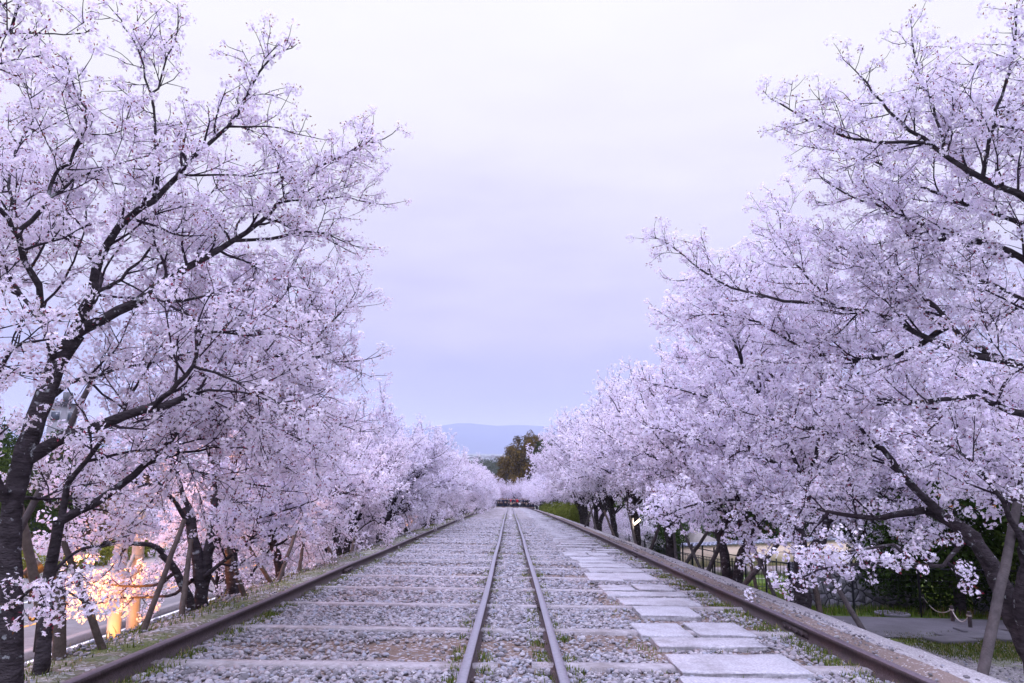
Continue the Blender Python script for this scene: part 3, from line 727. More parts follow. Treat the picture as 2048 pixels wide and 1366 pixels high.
# ---- generic trees, local coordinates, the track lies toward +x
def generic(seed, H=4.6, reach_in=2.0, reach_out=2.6, along=2.8, nl=9, low=(.35, 1.2), nd=7):
    T = newtree(seed, csp=.10, ts=1.15, dens=.75, tsp=.10, l2=1.1); g = T.g
    stems = g.randint(1, 4); tops = []
    for s in range(stems):
        a = g.uniform(0, 6.28); hh = g.uniform(.9, 1.6)
        p = [(0.10 * math.cos(a) * (stems > 1), .10 * math.sin(a) * (stems > 1), -.5), (.12 * math.cos(a), .12 * math.sin(a), .4), (.35 * math.cos(a), .35 * math.sin(a), hh)]
        q = smooth_poly(p, .15, g, .012); T.tubes.append((q, np.linspace(.105 if stems > 1 else .125, .075, len(q)))); tops.append(q[-1])
    for i in range(nl):
        az = (i + g.uniform(-.3, .3)) / nl * 2 * math.pi; st = tops[i % stems]
        cx, cy = math.cos(az), math.sin(az)
        rx = reach_in if cx > 0 else reach_out; e = math.sqrt((cx * rx) ** 2 + (cy * along) ** 2)
        lvl = g.uniform(0, 1); rr = e * (1.05 - .55 * lvl ** 2); top = H * (.42 + .52 * lvl)
        end = np.array([cx * rr, cy * rr, top * g.uniform(.92, 1.05)]); mid = st + (end - st) * .5 + np.array([0, 0, .25 * (1 - lvl) + .1])
        L = limb(T, [st - np.array([0, 0, .08]), mid, end], .062, .014, .22, .20, (.35, 1.1), 1.0)
        for _ in range(2):     # fork
            k = int(len(L) * g.uniform(.3, .6)); d = unit(L[k + 1] - L[k]); fd = childdir(g, d, (28, 50), .35, 1)
            limb(T, [L[k], L[k] + fd * g.uniform(.5, .8), L[k] + fd * g.uniform(1.2, 1.8) + np.array([0, 0, g.uniform(.1, .4)])], .034, .011, .15, .19, (.3, .9))
    for i in range(nd):
        az = (i + g.uniform(-.3, .3)) / nd * 2 * math.pi; st = tops[i % stems]; cx, cy = math.cos(az), math.sin(az)
        e = math.sqrt((cx * (reach_in * .5 if cx > 0 else reach_out)) ** 2 + (cy * along) ** 2) * g.uniform(.7, 1)
        end = np.array([cx * e, cy * e, g.uniform(*low)])
        limb(T, [st - np.array([0, 0, g.uniform(.1, .4)]), st * .4 + end * .6 + np.array([0, 0, g.uniform(.3, .6)]), end], .04, .010, .25, .19, (.3, .9), up=.1)
    # upright leaders
    for i in range(3):
        st = tops[i % stems]; end = st * .2 + np.array([g.uniform(-.9, .9), g.uniform(-1.1, 1.1), H * g.uniform(.86, 1.0)])
        limb(T, [st, st * .5 + end * .5 + g.normal(0, .15, 3), end], .055, .013, .3, .2, (.35, 1.0))
    return T
GEN = []
for i in range(7):
    T = generic(100 + i * 7, H=[4.5, 4.2, 4.7, 4.3, 4.6, 4.4, 4.5][i], low=(.35, 1.2) if i < 3 else (1.7, 2.4), nd=7 if i < 3 else 5);
    tw = [(p, np.linspace(a, b, len(p))) for p, a, b in T.tw]
    GEN.append((wood_mesh('trunk', gnarl(T.tubes, T.g), lambda r: 8 if r > .05 else 5, 'bark'), wood_mesh('twigs', tw, lambda r: 3, 'twig'), flower_mesh(T, 'blossom', 12, .021, .062, False, 3.2)))
def place_generic(i, x, Y, dh, sc, rz, label, group, droop=True):
    root = empty('cherry_tree', (x, Y, tz(Y) + dh), label, 'cherry tree', group, rz); root.scale = (sc * rs.uniform(.95, 1.05), sc * rs.uniform(.95, 1.05), sc)
    for nm, me in zip(('trunk', 'twigs', 'blossom'), GEN[i % 3 if droop else 3 + i % 4]): link(nm, me, root)
    return root
def bankL(x): return float(np.interp(x - XC, [-8.4, -6.9, -6.2, -5.5, -4.8, -4.4, -4.0, -3.8], [-2.3, -2.3, -2.0, -1.5, -.85, -.5, -.24, -.16]))
def bankR(x): return float(np.interp(x - XC, [4.08, 4.2, 4.35, 4.6, 5, 6, 12, 20, 40], [-.29, -.42, -.6, -.85, -1, -1.02, -1.05, -1.1, -1.1]))
LY = [13.9, 19.0, 24.2, 29.8, 35.5, 41.5, 48, 54, 60, 66.5, 73, 80, 87, 94, 101, 108, 115, 122, 129, 136]
for n, Y in enumerate(LY):
    x = -4.05 - (.7 if Y > 98 else (.45 if Y < 60 else .1)) + rs.uniform(-.15, .15)
    place_generic(n, x, Y, bankL(x), (rs.uniform(.82, .92) if Y < 22 else (rs.uniform(1.05, 1.16) if Y < 60 else rs.uniform(1.08, 1.22))), rs.uniform(-.4, .4), f'blossoming cherry tree on the left bank, {ordw(n + 4)} trunk from the camera', 'cherry trees lining the left side')
RYY = [14.0, 19.0, 24.5, 30, 36, 42, 48.5, 55, 61.5, 68, 75, 82, 89, 96, 103, 110, 117, 124, 131, 138]
for n, Y in enumerate(RYY):
    x = (5.4 if 45 < Y < 92 else (5.0 if Y > 92 else 4.45)) + rs.uniform(-.1, .1)
    place_generic(n + 3, x, Y, bankR(x), float(np.interp(Y, [14, 19, 24.5, 31, 50, 80, 138], [1.12, 1.2, 1.3, 1.4, 1.45, 1.32, 1.22])) * rs.uniform(.95, 1.05), math.pi + rs.uniform(-.4, .4), f'blossoming cherry tree below the right shoulder, {ordw(n + 3)} trunk from the camera', 'cherry trees lining the right side', False)
for n, (x, Y, s) in enumerate([(8.8, 9.8, 1.25), (9.3, 17.5, 1.12), (8.6, 52, 1.1), (8.6, 62, 1.1), (8.6, 74, 1.1), (8.6, 92, 1.1), (8.4, 112, 1.1)]):
    place_generic(n + 1, x, Y, bankR(x) + drop(x, Y), s, rs.uniform(0, 6), f'cherry tree of the second row on the right, {ordw(n + 1)} from the camera', 'second row of cherry trees on the right', False)
for n, (x, Y, s) in enumerate([(-7.4, 19, 1.0), (-6.9, 26, 1), (-6.7, 33, 1), (-6.7, 44, 1), (-6.8, 58, 1), (-6.8, 76, 1), (-6.8, 98, 1)]):
    place_generic(n + 2, x, Y, bankL(x), s, rs.uniform(0, 6), f'cherry tree low on the left bank near the road, {ordw(n + 1)} from the camera', 'second row of cherry trees on the left')
for n, (x, Y) in enumerate([(-3, 139), (1.5, 143), (3.6, 137), (-1, 150), (-5, 148), (5, 150)]):
    place_generic(n, x, Y, -.2, 1.25, rs.uniform(0, 6), f'cherry tree closing the far end behind the crowd, {["left", "centre", "right", "rear centre", "rear left", "rear right"][n]} one', 'cherry trees behind the crowd')
# ---- hero trees, limbs follow the photograph
T = newtree(1, csp=.115, ts=1.15, keep=1, dens=.72, l2=1.38); T.thin = .74
tr = smooth_poly(A3([(15, 1470, 4.7), (22, 1300, 4.75), (20, 1150, 4.8), (28, 1000, 4.8), (52, 900, 4.85), (85, 805, 4.9), (112, 730, 5.0), (150, 672, 5.0)]), .1, T.g, .006)
T.tubes.append((tr, np.linspace(.078, .060, len(tr))))
limb(T, A3([(150, 672, 5.0), (182, 590, 5.05), (212, 490, 5.1), (262, 430, 5.1), (304, 402, 5.1), (355, 352, 5.15), (390, 307, 5.2), (454, 253, 5.25), (489, 201, 5.3), (519, 147, 5.3), (550, 105, 5.35)]), .058, .010, .25, .17, (.22, .6))
limb(T, A3([(304, 406, 5.1), (316, 340, 5.0), (309, 245, 5.0), (299, 190, 5.0), (285, 130, 5.0), (262, 70, 4.95), (243, 40, 4.95)]), .022, .007, .2, .17, (.15, .42))
limb(T, A3([(299, 190, 5.0), (316, 175, 5.0), (338, 113, 5.05), (352, 55, 5.1)]), .013, .006, .2, .17, (.15, .36))
limb(T, A3([(454, 253, 5.25), (533, 251, 5.3), (578, 262, 5.4)]), .014, .006, .1, .15, (.15, .42))
limb(T, A3([(362, 350, 5.15), (430, 350, 5.4), (505, 353, 5.6), (564, 345, 5.8)]), .016, .006, .1, .15, (.15, .5))
limb(T, A3([(150, 668, 5.0), (200, 640, 5.05), (270, 604, 5.2), (352, 546, 5.4), (410, 515, 5.6), (469, 481, 5.8), (512, 450, 6.0), (560, 405, 6.1), (608, 359, 6.3), (655, 325, 6.4), (700, 304, 6.5), (750, 280, 6.6)]), .06, .010, .18, .17, (.25, .75))
limb(T, A3([(469, 481, 5.8), (540, 475, 5.9), (612, 462, 6.0), (655, 468, 6.1), (690, 485, 6.2)]), .024, .008, .15, .16, (.18, .5))
limb(T, A3([(560, 405, 6.1), (620, 400, 6.3), (690, 395, 6.5), (745, 405, 6.7)]), .018, .007, .15, .16, (.2, .5))
limb(T, A3([(112, 730, 5.0), (92, 650, 4.8), (75, 570, 4.7), (50, 520, 4.6), (35, 475, 4.5), (12, 440, 4.4), (-20, 380, 4.3)]), .042, .02, .3, .2, (.3, .8))
limb(T, A3([(35, 475, 4.5), (60, 440, 4.5), (99, 396, 4.5), (109, 352, 4.5), (137, 321, 4.5), (167, 253, 4.5), (171, 219, 4.5), (150, 180, 4.5)]), .026, .008, .2, .17, (.2, .6))
limb(T, A3([(99, 396, 4.5), (147, 362, 4.6), (191, 338, 4.7), (284, 315, 4.9)]), .016, .006, .15, .17, (.2, .5))
limb(T, A3([(-60, 160, 4.0), (0, 80, 4.0), (22, 30, 4.0), (55, -20, 4.0)]), .018, .01, .05, .17, (.15, .4))
limb(T, A3([(8, 68, 4.0), (60, 70, 4.1), (110, 66, 4.2), (150, 66, 4.3)]), .010, .005, .1, .15, (.1, .3))
limb(T, A3([(50, 920, 4.85), (110, 882, 4.85), (164, 862, 4.85), (254, 832, 4.85), (320, 812, 4.9), (371, 797, 5.0)]), .07, .035, .3, .22, (.2, .6), cl=False)
limb(T, A3([(290, 820, 4.85), (328, 801, 4.8), (352, 766, 4.75), (383, 731, 4.7), (397, 695, 4.7), (391, 645, 4.7), (367, 622, 4.7)]), .034, .012, .2, .17, (.25, .7))
limb(T, A3([(394, 662, 4.7), (440, 668, 4.8), (508, 669, 4.9), (570, 660, 5.1)]), .014, .006, .1, .15, (.2, .6))
limb(T, A3([(383, 731, 4.7), (430, 745, 4.8), (500, 775, 4.9), (560, 810, 5.0)]), .016, .006, .1, .15, (.2, .6))
limb(T, A3([(371, 797, 5.0), (420, 780, 5.2), (500, 790, 5.4), (590, 815, 5.6)]), .018, .007, .1, .16, (.25, .7))
limb(T, A3([(130, 700, 5.0), (200, 560, 5.6), (150, 480, 6.0), (90, 420, 6.2), (60, 300, 6.3)]), .035, .012, .2, .18, (.3, .8))
limb(T, A3([(20, 1040, 4.8), (-20, 900, 4.6), (-10, 760, 4.5), (30, 700, 4.4), (60, 680, 4.3)]), .045, .012, .35, .18, (.25, .5))
limb(T, A3([(85, 805, 4.9), (140, 770, 5.2), (230, 740, 5.6), (330, 720, 6.0), (430, 690, 6.4)]), .03, .009, .2, .18, (.3, .8))
limb(T, A3([(182, 590, 5.05), (240, 560, 5.4), (300, 500, 5.7), (370, 440, 6.0), (420, 390, 6.2)]), .024, .008, .2, .18, (.3, .75))
limb(T, A3([(92, 650, 4.8), (50, 600, 5.2), (10, 540, 5.5), (-40, 470, 5.8)]), .03, .01, .15, .18, (.3, .85))
limb(T, A3([(50, 520, 4.6), (20, 400, 4.9), (30, 300, 5.2), (70, 230, 5.4), (90, 190, 5.5)]), .026, .008, .15, .18, (.3, .7))
limb(T, A3([(270, 604, 5.2), (370, 600, 5.6), (470, 585, 6.0), (560, 560, 6.4), (610, 545, 6.6)]), .022, .008, .15, .18, (.3, .75))
limb(T, A3([(28, 1000, 4.8), (70, 1000, 5.4), (150, 1010, 6.0), (240, 1030, 6.4)]), .026, .009, .2, .18, (.3, .7))
limb(T, A3([(20, 1220, 4.75), (60, 1180, 4.5), (120, 1175, 4.4), (180, 1200, 4.3)]), .022, .007, .1, .12, (.06, .16))
finish(T, 'cherry_tree', (at(15, 1470, 4.7).x, 4.7, tz(4.7) - .3), 'nearest cherry tree on the left with dark lichened trunk at the picture edge', 'cherry trees lining the left side', nf=23, rad=.0168, R0=.056, star=True, budk=5)
T = newtree(2, csp=.115, ts=1.1, keep=1, dens=.68, l2=1.35); T.thin = .85
tr = smooth_poly(A3([(72, 1400, 5.3), (88, 1290, 5.35), (97, 1180, 5.4), (106, 1110, 5.4), (122, 1042, 5.4)]), .1, T.g, .008)
T.tubes.append((tr, np.linspace(.056, .04, len(tr))))
limb(T, A3([(122, 1042, 5.4), (133, 973, 5.4), (172, 923, 5.4), (238, 841, 5.4), (262, 790, 5.5), (300, 720, 5.7)]), .034, .01, .35, .18, (.25, .7))
limb(T, A3([(122, 1042, 5.4), (165, 1018, 5.45), (200, 1000, 5.5), (240, 972, 5.6), (289, 930, 5.7), (340, 884, 5.8), (367, 841, 5.9), (406, 790, 6.0), (457, 743, 6.2), (551, 712, 6.5), (610, 690, 6.7), (660, 650, 6.9), (700, 600, 7.0)]), .044, .009, .28, .17, (.25, .8))
limb(T, A3([(172, 923, 5.4), (238, 907, 5.6), (310, 900, 5.8), (400, 880, 6.1), (480, 880, 6.4)]), .016, .007, .15, .16, (.3, .75))
limb(T, A3([(289, 930, 5.7), (370, 905, 6.0), (450, 895, 6.4), (540, 900, 6.8)]), .018, .007, .15, .16, (.3, .8))
limb(T, A3([(551, 712, 6.5), (620, 712, 6.8), (670, 722, 7.1), (725, 718, 7.4)]), .016, .007, .1, .16, (.2, .5))
limb(T, A3([(457, 743, 6.2), (530, 790, 6.5), (610, 830, 6.8), (680, 850, 7.1)]), .02, .008, .1, .16, (.3, .8))
limb(T, A3([(367, 841, 5.9), (450, 840, 6.3), (540, 850, 6.8), (640, 900, 7.3)]), .018, .008, .1, .17, (.3, .8))
limb(T, A3([(340, 884, 5.8), (390, 940, 6.3), (470, 960, 6.8), (560, 980, 7.3)]), .018, .008, .1, .17, (.3, .8))
limb(T, A3([(406, 790, 6.0), (420, 700, 6.3), (470, 640, 6.6), (560, 610, 7.0), (650, 590, 7.4)]), .02, .008, .1, .17, (.3, .8))
limb(T, A3([(100, 1160, 5.4), (140, 1110, 5.6), (200, 1090, 5.8), (260, 1070, 6.1)]), .02, .007, .15, .22, (.1, .3))
finish(T, 'cherry_tree', (at(72, 1400, 5.3).x, 5.3, tz(5.3) - .35), 'slender forked cherry tree just behind the leftmost nearest trunk', 'cherry trees lining the left side', nf=23, rad=.0168, R0=.056, star=True, budk=5)
T = newtree(3, csp=.115, ts=1.15, keep=1, dens=.68, l2=1.3)
for p, r in (([(400, 1300, 8.7), (403, 1225, 8.7), (400, 1150, 8.7), (388, 1080, 8.7), (375, 1010, 8.8)], (.10, .055)), ([(396, 1290, 8.6), (380, 1195, 8.5), (350, 1145, 8.4), (325, 1105, 8.3)], (.06, .035)), ([(404, 1180, 8.7), (415, 1110, 8.75), (428, 1040, 8.8), (436, 960, 8.9), (437, 880, 9.0)], (.07, .045)), ([(470, 1240, 9.6), (466, 1190, 9.6), (462, 1110, 9.6), (450, 1040, 9.5)], (.10, .06))):
    q = smooth_poly(A3(p), .12, T.g, .01); T.tubes.append((q, np.linspace(r[0], r[1], len(q))))
for l in ([(325, 1105, 8.3), (300, 1090, 8.2), (240, 1085, 8.1), (180, 1100, 8.0), (110, 1105, 8.0)], [(375, 1010, 8.8), (350, 940, 8.9), (330, 860, 9.0), (300, 760, 9.2)], [(380, 1050, 8.7), (330, 980, 8.5), (250, 960, 8.2), (160, 950, 8.0)],
          [(437, 880, 9.0), (450, 800, 9.1), (480, 700, 9.2), (500, 590, 9.3)], [(430, 1030, 8.8), (480, 960, 8.7), (560, 900, 8.6), (640, 850, 8.5)], [(437, 880, 9.0), (500, 800, 8.8), (580, 720, 8.7), (650, 640, 8.6)],
          [(436, 960, 8.9), (400, 850, 9.3), (380, 730, 9.7), (340, 620, 10)], [(415, 1110, 8.75), (470, 1050, 8.5), (540, 1030, 8.3), (600, 1010, 8.2)], [(402, 1160, 8.7), (450, 1120, 8.6), (500, 1080, 8.5), (545, 1045, 8.4)],
          [(450, 1040, 9.5), (520, 960, 9.3), (600, 900, 9.2), (660, 870, 9.0)], [(450, 1040, 9.5), (540, 1000, 9.8), (620, 960, 10.2), (690, 950, 10.6)], [(437, 900, 9.0), (540, 830, 9.5), (620, 780, 10), (680, 740, 10.4)], [(450, 1040, 9.5), (480, 900, 10), (540, 760, 10.6), (620, 650, 11)]):
    limb(T, A3(l), .048, .011, .2, .17, (.3, .85))
for l in ([(385, 1160, 8.6), (350, 1185, 8.8), (320, 1192, 8.9), (275, 1195, 9.0), (200, 1196, 9.1), (140, 1200, 9.2)], [(350, 1145, 8.4), (325, 1165, 8.6), (290, 1172, 8.8), (245, 1172, 8.9), (180, 1165, 9.0), (110, 1170, 9.1)]):
    limb(T, A3(l), .036, .008, .4, .11, (.10, .28), up=.1)
finish(T, 'cherry_tree', (at(400, 1300, 8.7).x, 8.7, tz(8.7) - .4), 'multi-stemmed cherry tree with a low branch lit orange from below', 'cherry trees lining the left side', nf=17, rad=.0195, R0=.058)
# right
T = newtree(5, csp=.115, ts=1.15, keep=1, dens=.66, l2=1.4); T.thin = .85
tr = smooth_poly(A3([(2110, 1420, 6.4), (2070, 1320, 6.5), (2035, 1240, 6.6), (1985, 1140, 6.8), (1945, 1075, 7.0), (1893, 1040, 7.2), (1850, 1020, 7.3)]), .1, T.g, .012)
T.tubes.append((tr, np.linspace(.13, .05, len(tr))))
tr2 = smooth_poly(A3([(2060, 1300, 6.5), (2050, 1180, 6.4), (2075, 1050, 6.3), (2100, 900, 6.2), (2120, 780, 6.1), (2130, 640, 6.0)]), .1, T.g, .012)
T.tubes.append((tr2, np.linspace(.10, .06, len(tr2))))
for l, r0, L2 in (([(1850, 1020, 7.3), (1757, 1036, 7.5), (1680, 1026, 7.8), (1600, 1010, 8.2), (1510, 985, 8.6)], .05, (.3, .8)),
    ([(1985, 1140, 6.8), (1930, 1080, 6.6), (1890, 1130, 6.4), (1820, 1128, 6.3), (1750, 1125, 6.2), (1690, 1135, 6.2), (1640, 1140, 6.2), (1570, 1165, 6.3)], .034, (.08, .22)),
    ([(1820, 1128, 6.3), (1790, 1095, 6.2), (1740, 1095, 6.1), (1680, 1105, 6.1), (1600, 1110, 6.1)], .02, (.08, .22)),
    ([(1893, 1040, 7.2), (1840, 985, 7.2), (1800, 945, 7.3), (1764, 899, 7.4), (1709, 885, 7.6), (1665, 870, 7.8), (1600, 850, 8.1), (1500, 830, 8.6)], .06, (.35, .9)),
    ([(2110, 860, 6.2), (2050, 830, 6.2), (1994, 812, 6.2), (1954, 793, 6.2), (1880, 800, 6.4), (1780, 810, 6.7), (1680, 800, 7.1)], .05, (.3, .8)),
    ([(2120, 760, 6.1), (2040, 730, 6.2), (1943, 706, 6.4), (1870, 684, 6.5), (1775, 636, 6.8), (1731, 622, 7.0), (1665, 611, 7.2), (1636, 578, 7.4), (1600, 540, 7.6), (1560, 500, 7.8)], .055, (.3, .85)),
    ([(1665, 611, 7.2), (1600, 605, 7.4), (1519, 592, 7.7), (1464, 576, 8.0), (1410, 545, 8.2), (1366, 512, 8.4), (1325, 478, 8.6)], .026, (.2, .55)),
    ([(2000, 720, 6.3), (1921, 669, 6.4), (1892, 636, 6.4), (1840, 589, 6.5), (1811, 574, 6.5), (1750, 530, 6.7), (1690, 500, 6.9)], .04, (.3, .8)),
    ([(2130, 640, 6.0), (2080, 560, 5.9), (2048, 519, 5.9), (1979, 490, 6.0), (1906, 476, 6.2), (1848, 454, 6.3), (1780, 420, 6.5), (1720, 400, 6.7), (1660, 370, 6.8)], .05, (.25, .75)),
    ([(2130, 480, 5.6), (2080, 420, 5.6), (2034, 389, 5.6), (1965, 356, 5.6), (1899, 316, 5.7), (1849, 277, 5.8), (1816, 260, 5.8), (1780, 224, 5.9), (1744, 181, 6.0), (1720, 150, 6.0)], .05, (.2, .55)),
    ([(1965, 356, 5.6), (1971, 303, 5.6), (1988, 244, 5.5), (2004, 194, 5.5), (2024, 109, 5.4), (2032, 30, 5.4)], .024, (.18, .45)),
    ([(1893, 312, 5.7), (1872, 231, 5.7), (1839, 145, 5.8), (1822, 80, 5.8)], .016, (.15, .4)),
    ([(1862, 287, 5.78), (1820, 284, 5.85), (1780, 287, 5.9), (1731, 280, 6.0), (1688, 273, 6.1), (1615, 241, 6.2), (1560, 208, 6.3)], .022, (.18, .5)),
    ([(2130, 600, 6.0), (2060, 460, 6.2), (1960, 420, 6.5), (1860, 380, 6.7), (1760, 330, 6.9), (1660, 300, 7.0)], .04, (.3, .7)),
    ([(2130, 540, 5.8), (2110, 400, 5.6), (2100, 250, 5.5), (2090, 120, 5.4), (2080, 20, 5.4)], .05, (.25, .6)),
    ([(2050, 1100, 6.3), (1990, 980, 6.1), (1920, 900, 6.0), (1850, 880, 6.0)], .04, (.25, .6)),
    ([(2140, 330, 5.4), (2060, 270, 5.5), (1990, 250, 5.6), (1925, 238, 5.8)], .024, (.2, .5)),
    ([(2140, 430, 6.2), (2050, 340, 6.5), (1965, 262, 6.8), (1905, 205, 7.0)], .026, (.25, .6)),
    ([(2140, 720, 6.0), (2080, 630, 6.2), (2020, 585, 6.5), (1960, 560, 6.8), (1880, 545, 7.2)], .035, (.3, .8)),
    ([(2140, 560, 6.4), (2060, 600, 7), (1990, 640, 7.6), (1920, 620, 8.0)], .035, (.35, .9)),
    ([(1900, 650, 6.5), (1820, 700, 7), (1740, 720, 7.4), (1620, 700, 7.9), (1500, 640, 8.4), (1400, 630, 8.8)], .04, (.3, .9))):
    limb(T, A3(l), r0, .009, .22, .17, L2)
finish(T, 'cherry_tree', (at(2110, 1420, 6.4).x, 6.4, tz(6.4) - 1.0), 'big leaning cherry tree at the right picture edge reaching over the path', 'cherry trees lining the right side', nf=24, rad=.0178, R0=.059, star=True, budk=5)
T = newtree(6, csp=.10, ts=1.15, keep=1, dens=.68, l2=1.35)
for p, r in (([(1600, 1260, 10.7), (1604, 1195, 10.7), (1602, 1120, 10.7), (1596, 1060, 10.7), (1612, 990, 10.7)], (.135, .08)), ([(1606, 1130, 10.7), (1632, 1095, 10.8), (1650, 1050, 11), (1668, 960, 11.2)], (.11, .06))):
    q = smooth_poly(A3(p), .12, T.g, .012); T.tubes.append((q, np.linspace(r[0], r[1], len(q))))
for l in ([(1612, 990, 10.7), (1580, 900, 10.6), (1500, 830, 10.5), (1400, 790, 10.4), (1320, 770, 10.6)], [(1596, 1060, 10.7), (1540, 1010, 10.3), (1460, 1000, 10), (1380, 1010, 9.8), (1340, 1030, 9.7)], [(1612, 990, 10.7), (1600, 880, 10.9), (1550, 760, 11.1), (1480, 690, 11.3), (1400, 660, 11.5), (1345, 640, 11.8)],
          [(1612, 990, 10.7), (1640, 860, 10.4), (1640, 740, 10.2), (1600, 620, 10.0), (1560, 520, 10), (1562, 440, 10)], [(1668, 960, 11.2), (1720, 850, 11), (1760, 730, 10.8), (1780, 600, 10.6), (1760, 480, 10.5)], [(1668, 960, 11.2), (1740, 900, 11.6), (1850, 840, 12), (1950, 800, 12.4)],
          [(1640, 860, 10.4), (1700, 760, 10.8), (1720, 650, 11.2), (1700, 520, 11.6)], [(1600, 880, 10.9), (1520, 780, 11.8), (1440, 740, 12.6), (1370, 720, 13.2)], [(1560, 860, 10.6), (1500, 760, 10.4), (1450, 640, 10.3), (1420, 560, 10.4), (1380, 560, 10.6)], [(1612, 990, 10.7), (1560, 930, 10.2), (1480, 900, 9.9), (1400, 880, 9.7), (1330, 860, 9.8)],
          [(1668, 960, 11.2), (1740, 980, 10.8), (1830, 970, 10.5), (1920, 930, 10.3)], [(1650, 1050, 11), (1720, 1010, 10.6), (1800, 1000, 10.3)]):
    limb(T, A3(l), .055, .012, .22, .17, (.35, 1.15))
finish(T, 'cherry_tree', (at(1600, 1260, 10.7).x, 10.7, tz(10.7) - .85), 'thick cherry tree behind the rope-fence path, second trunk from the right edge', 'cherry trees lining the right side', nf=17, rad=.0195, R0=.058)
# ------------------------------------------------------------------ EVERGREENS and hedges
def leaf_cloud(g, cents, rads, n, size, c1, c2, flat=1.0):
    cents = np.array(cents, float); rads = np.array(rads, float); w = rads ** 2; idx = g.choice(len(cents), n, p=w / w.sum())
    u = g.normal(size=(n, 3)); u /= np.linalg.norm(u, axis=1, keepdims=True)
    rr = rads[idx] * (1 - .45 * g.rand(n) ** 2.2) * (1 + .10 * np.sin(u[:, 0] * 7 + idx) + .1 * np.sin(u[:, 2] * 9 + idx * 2))
    c = cents[idx] + u * rr[:, None] * np.array([1, 1, flat])
    nrm = u + g.normal(0, .6, (n, 3)); nrm /= np.linalg.norm(nrm, axis=1, keepdims=True)
    a = np.cross(nrm, g.normal(size=(n, 3))); a /= np.linalg.norm(a, axis=1, keepdims=True); b = np.cross(nrm, a)
    s = size * g.uniform(.6, 1.3, n)[:, None]
    V = np.stack([c - a * s, c - b * s * .45 + nrm * s * .12, c + a * s, c + b * s * .45 + nrm * s * .12], 1).reshape(-1, 3)
    F = np.arange(n)[:, None] * 4 + np.array([[0, 1, 2, 3]])
    t = g.rand(n, 1) * .7 + .3 * g.rand(len(cents))[idx][:, None]; col = np.array(c1) * (1 - t) + np.array(c2) * t
    return V, F, np.repeat(col, 4, 0)
def evergreen(seed, H, Rr, n, size, c1, c2, low=.25, nc=16, cr=(.28, .5)):
    g = np.random.RandomState(seed); b = MB(); cents = []; rads = []
    b.tube([(0, 0, -.5), (.05, .03, H * .4), (.1, -.05, H * .85)], [.05 * H * .5 + .04, .035 * H * .5 + .03, .02], 8)
    for i in range(nc):
        a = g.uniform(0, 6.28); z = H * g.uniform(low, .88); r = Rr * g.uniform(.25, .8) * (1.15 - .55 * z / H)
        p = (math.cos(a) * r, math.sin(a) * r, z); b.tube([(0, 0, z * .65), (p[0] * .5, p[1] * .5, z * .85), p], [.05, .035, .015], 5)
        cents.append(p); rads.append(Rr * g.uniform(*cr))
    cents.append((0, 0, H * .85)); rads.append(Rr * .45)
    V, F, c = leaf_cloud(g, cents, rads, n, size, c1, c2)
    return b.mesh('trunk', 'bark_dark', True), mesh_np('crown', V, F, 'leaf', cols=c)
EG = [evergreen(5, 5.5, 2.6, 15000, .085, (.018, .038, .012), (.06, .10, .022), .12), evergreen(6, 4.6, 2.4, 14000, .08, (.02, .035, .014), (.075, .11, .02), .1),
      evergreen(8, 9.5, 3.1, 15000, .12, (.04, .035, .015), (.19, .125, .03), .15, 46, (.13, .30)), evergreen(9, 12, 3.6, 17000, .15, (.02, .032, .012), (.07, .09, .02), .12, 46, (.13, .30))]
def put(name, meshes, parts, x, Y, z, sc, rz, label, cat, group):
    root = empty(name, (x, Y, z), label, cat, group, rz); root.scale = (sc,) * 3
    for nm, me in zip(parts, meshes): link(nm, me, root)
    return root
for n, (x, Y, k, s) in enumerate([(9.6, 15.2, 0, .72), (11.6, 13.6, 1, .85), (13.5, 16.5, 0, .9), (16, 18.5, 1, .9), (11.0, 19.5, 1, .85), (19.5, 27, 0, 1.2), (20, 22, 0, 1.1), (26, 34, 1, 1.5), (28, 45, 0, 1.6), (20, 58, 1, 1.7), (25, 56, 1, 1.8), (22.5, 52, 0, 1.5), (11.5, 53, 0, 1.1), (12, 68, 1, 1.3), (12.5, 84, 0, 1.4), (12, 100, 1, 1.4), (12, 118, 0, 1.5), (7.5, 128, 1, 1.1), (9, 140, 0, 1.3)]):
    put('evergreen_tree', EG[k], ('trunk', 'crown'), x, Y, tz(Y) - 1.1 + drop(x, Y), s, rs.uniform(0, 6), f'dark green evergreen behind the right cherry rows, {ordw(n + 1)} nearest', 'tree', 'evergreens beyond the right cherry trees')
for n, (px, Y, top, k, lab) in enumerate([(1062, 165, 862, 2, 'tall olive and brown tree rising behind the end of the cherry row'), (1030, 176, 884, 2, 'brownish tree left of the tall olive tree'), (1010, 184, 908, 2, 'low brown tree at the left foot of the tall olive tree'), (1092, 160, 874, 3, 'dark green tree right of the tall olive tree')]):
    p = at(px, top, Y); base = tz(Y) - 1; H = (9.5, 12)[k - 2]; s = (p.z - base) / H
    put('tall_tree', EG[k], ('trunk', 'crown'), p.x, Y, base, s, n * 1.3, lab, 'tree', 'tall trees beyond the end of the incline')
g = np.random.RandomState(77)
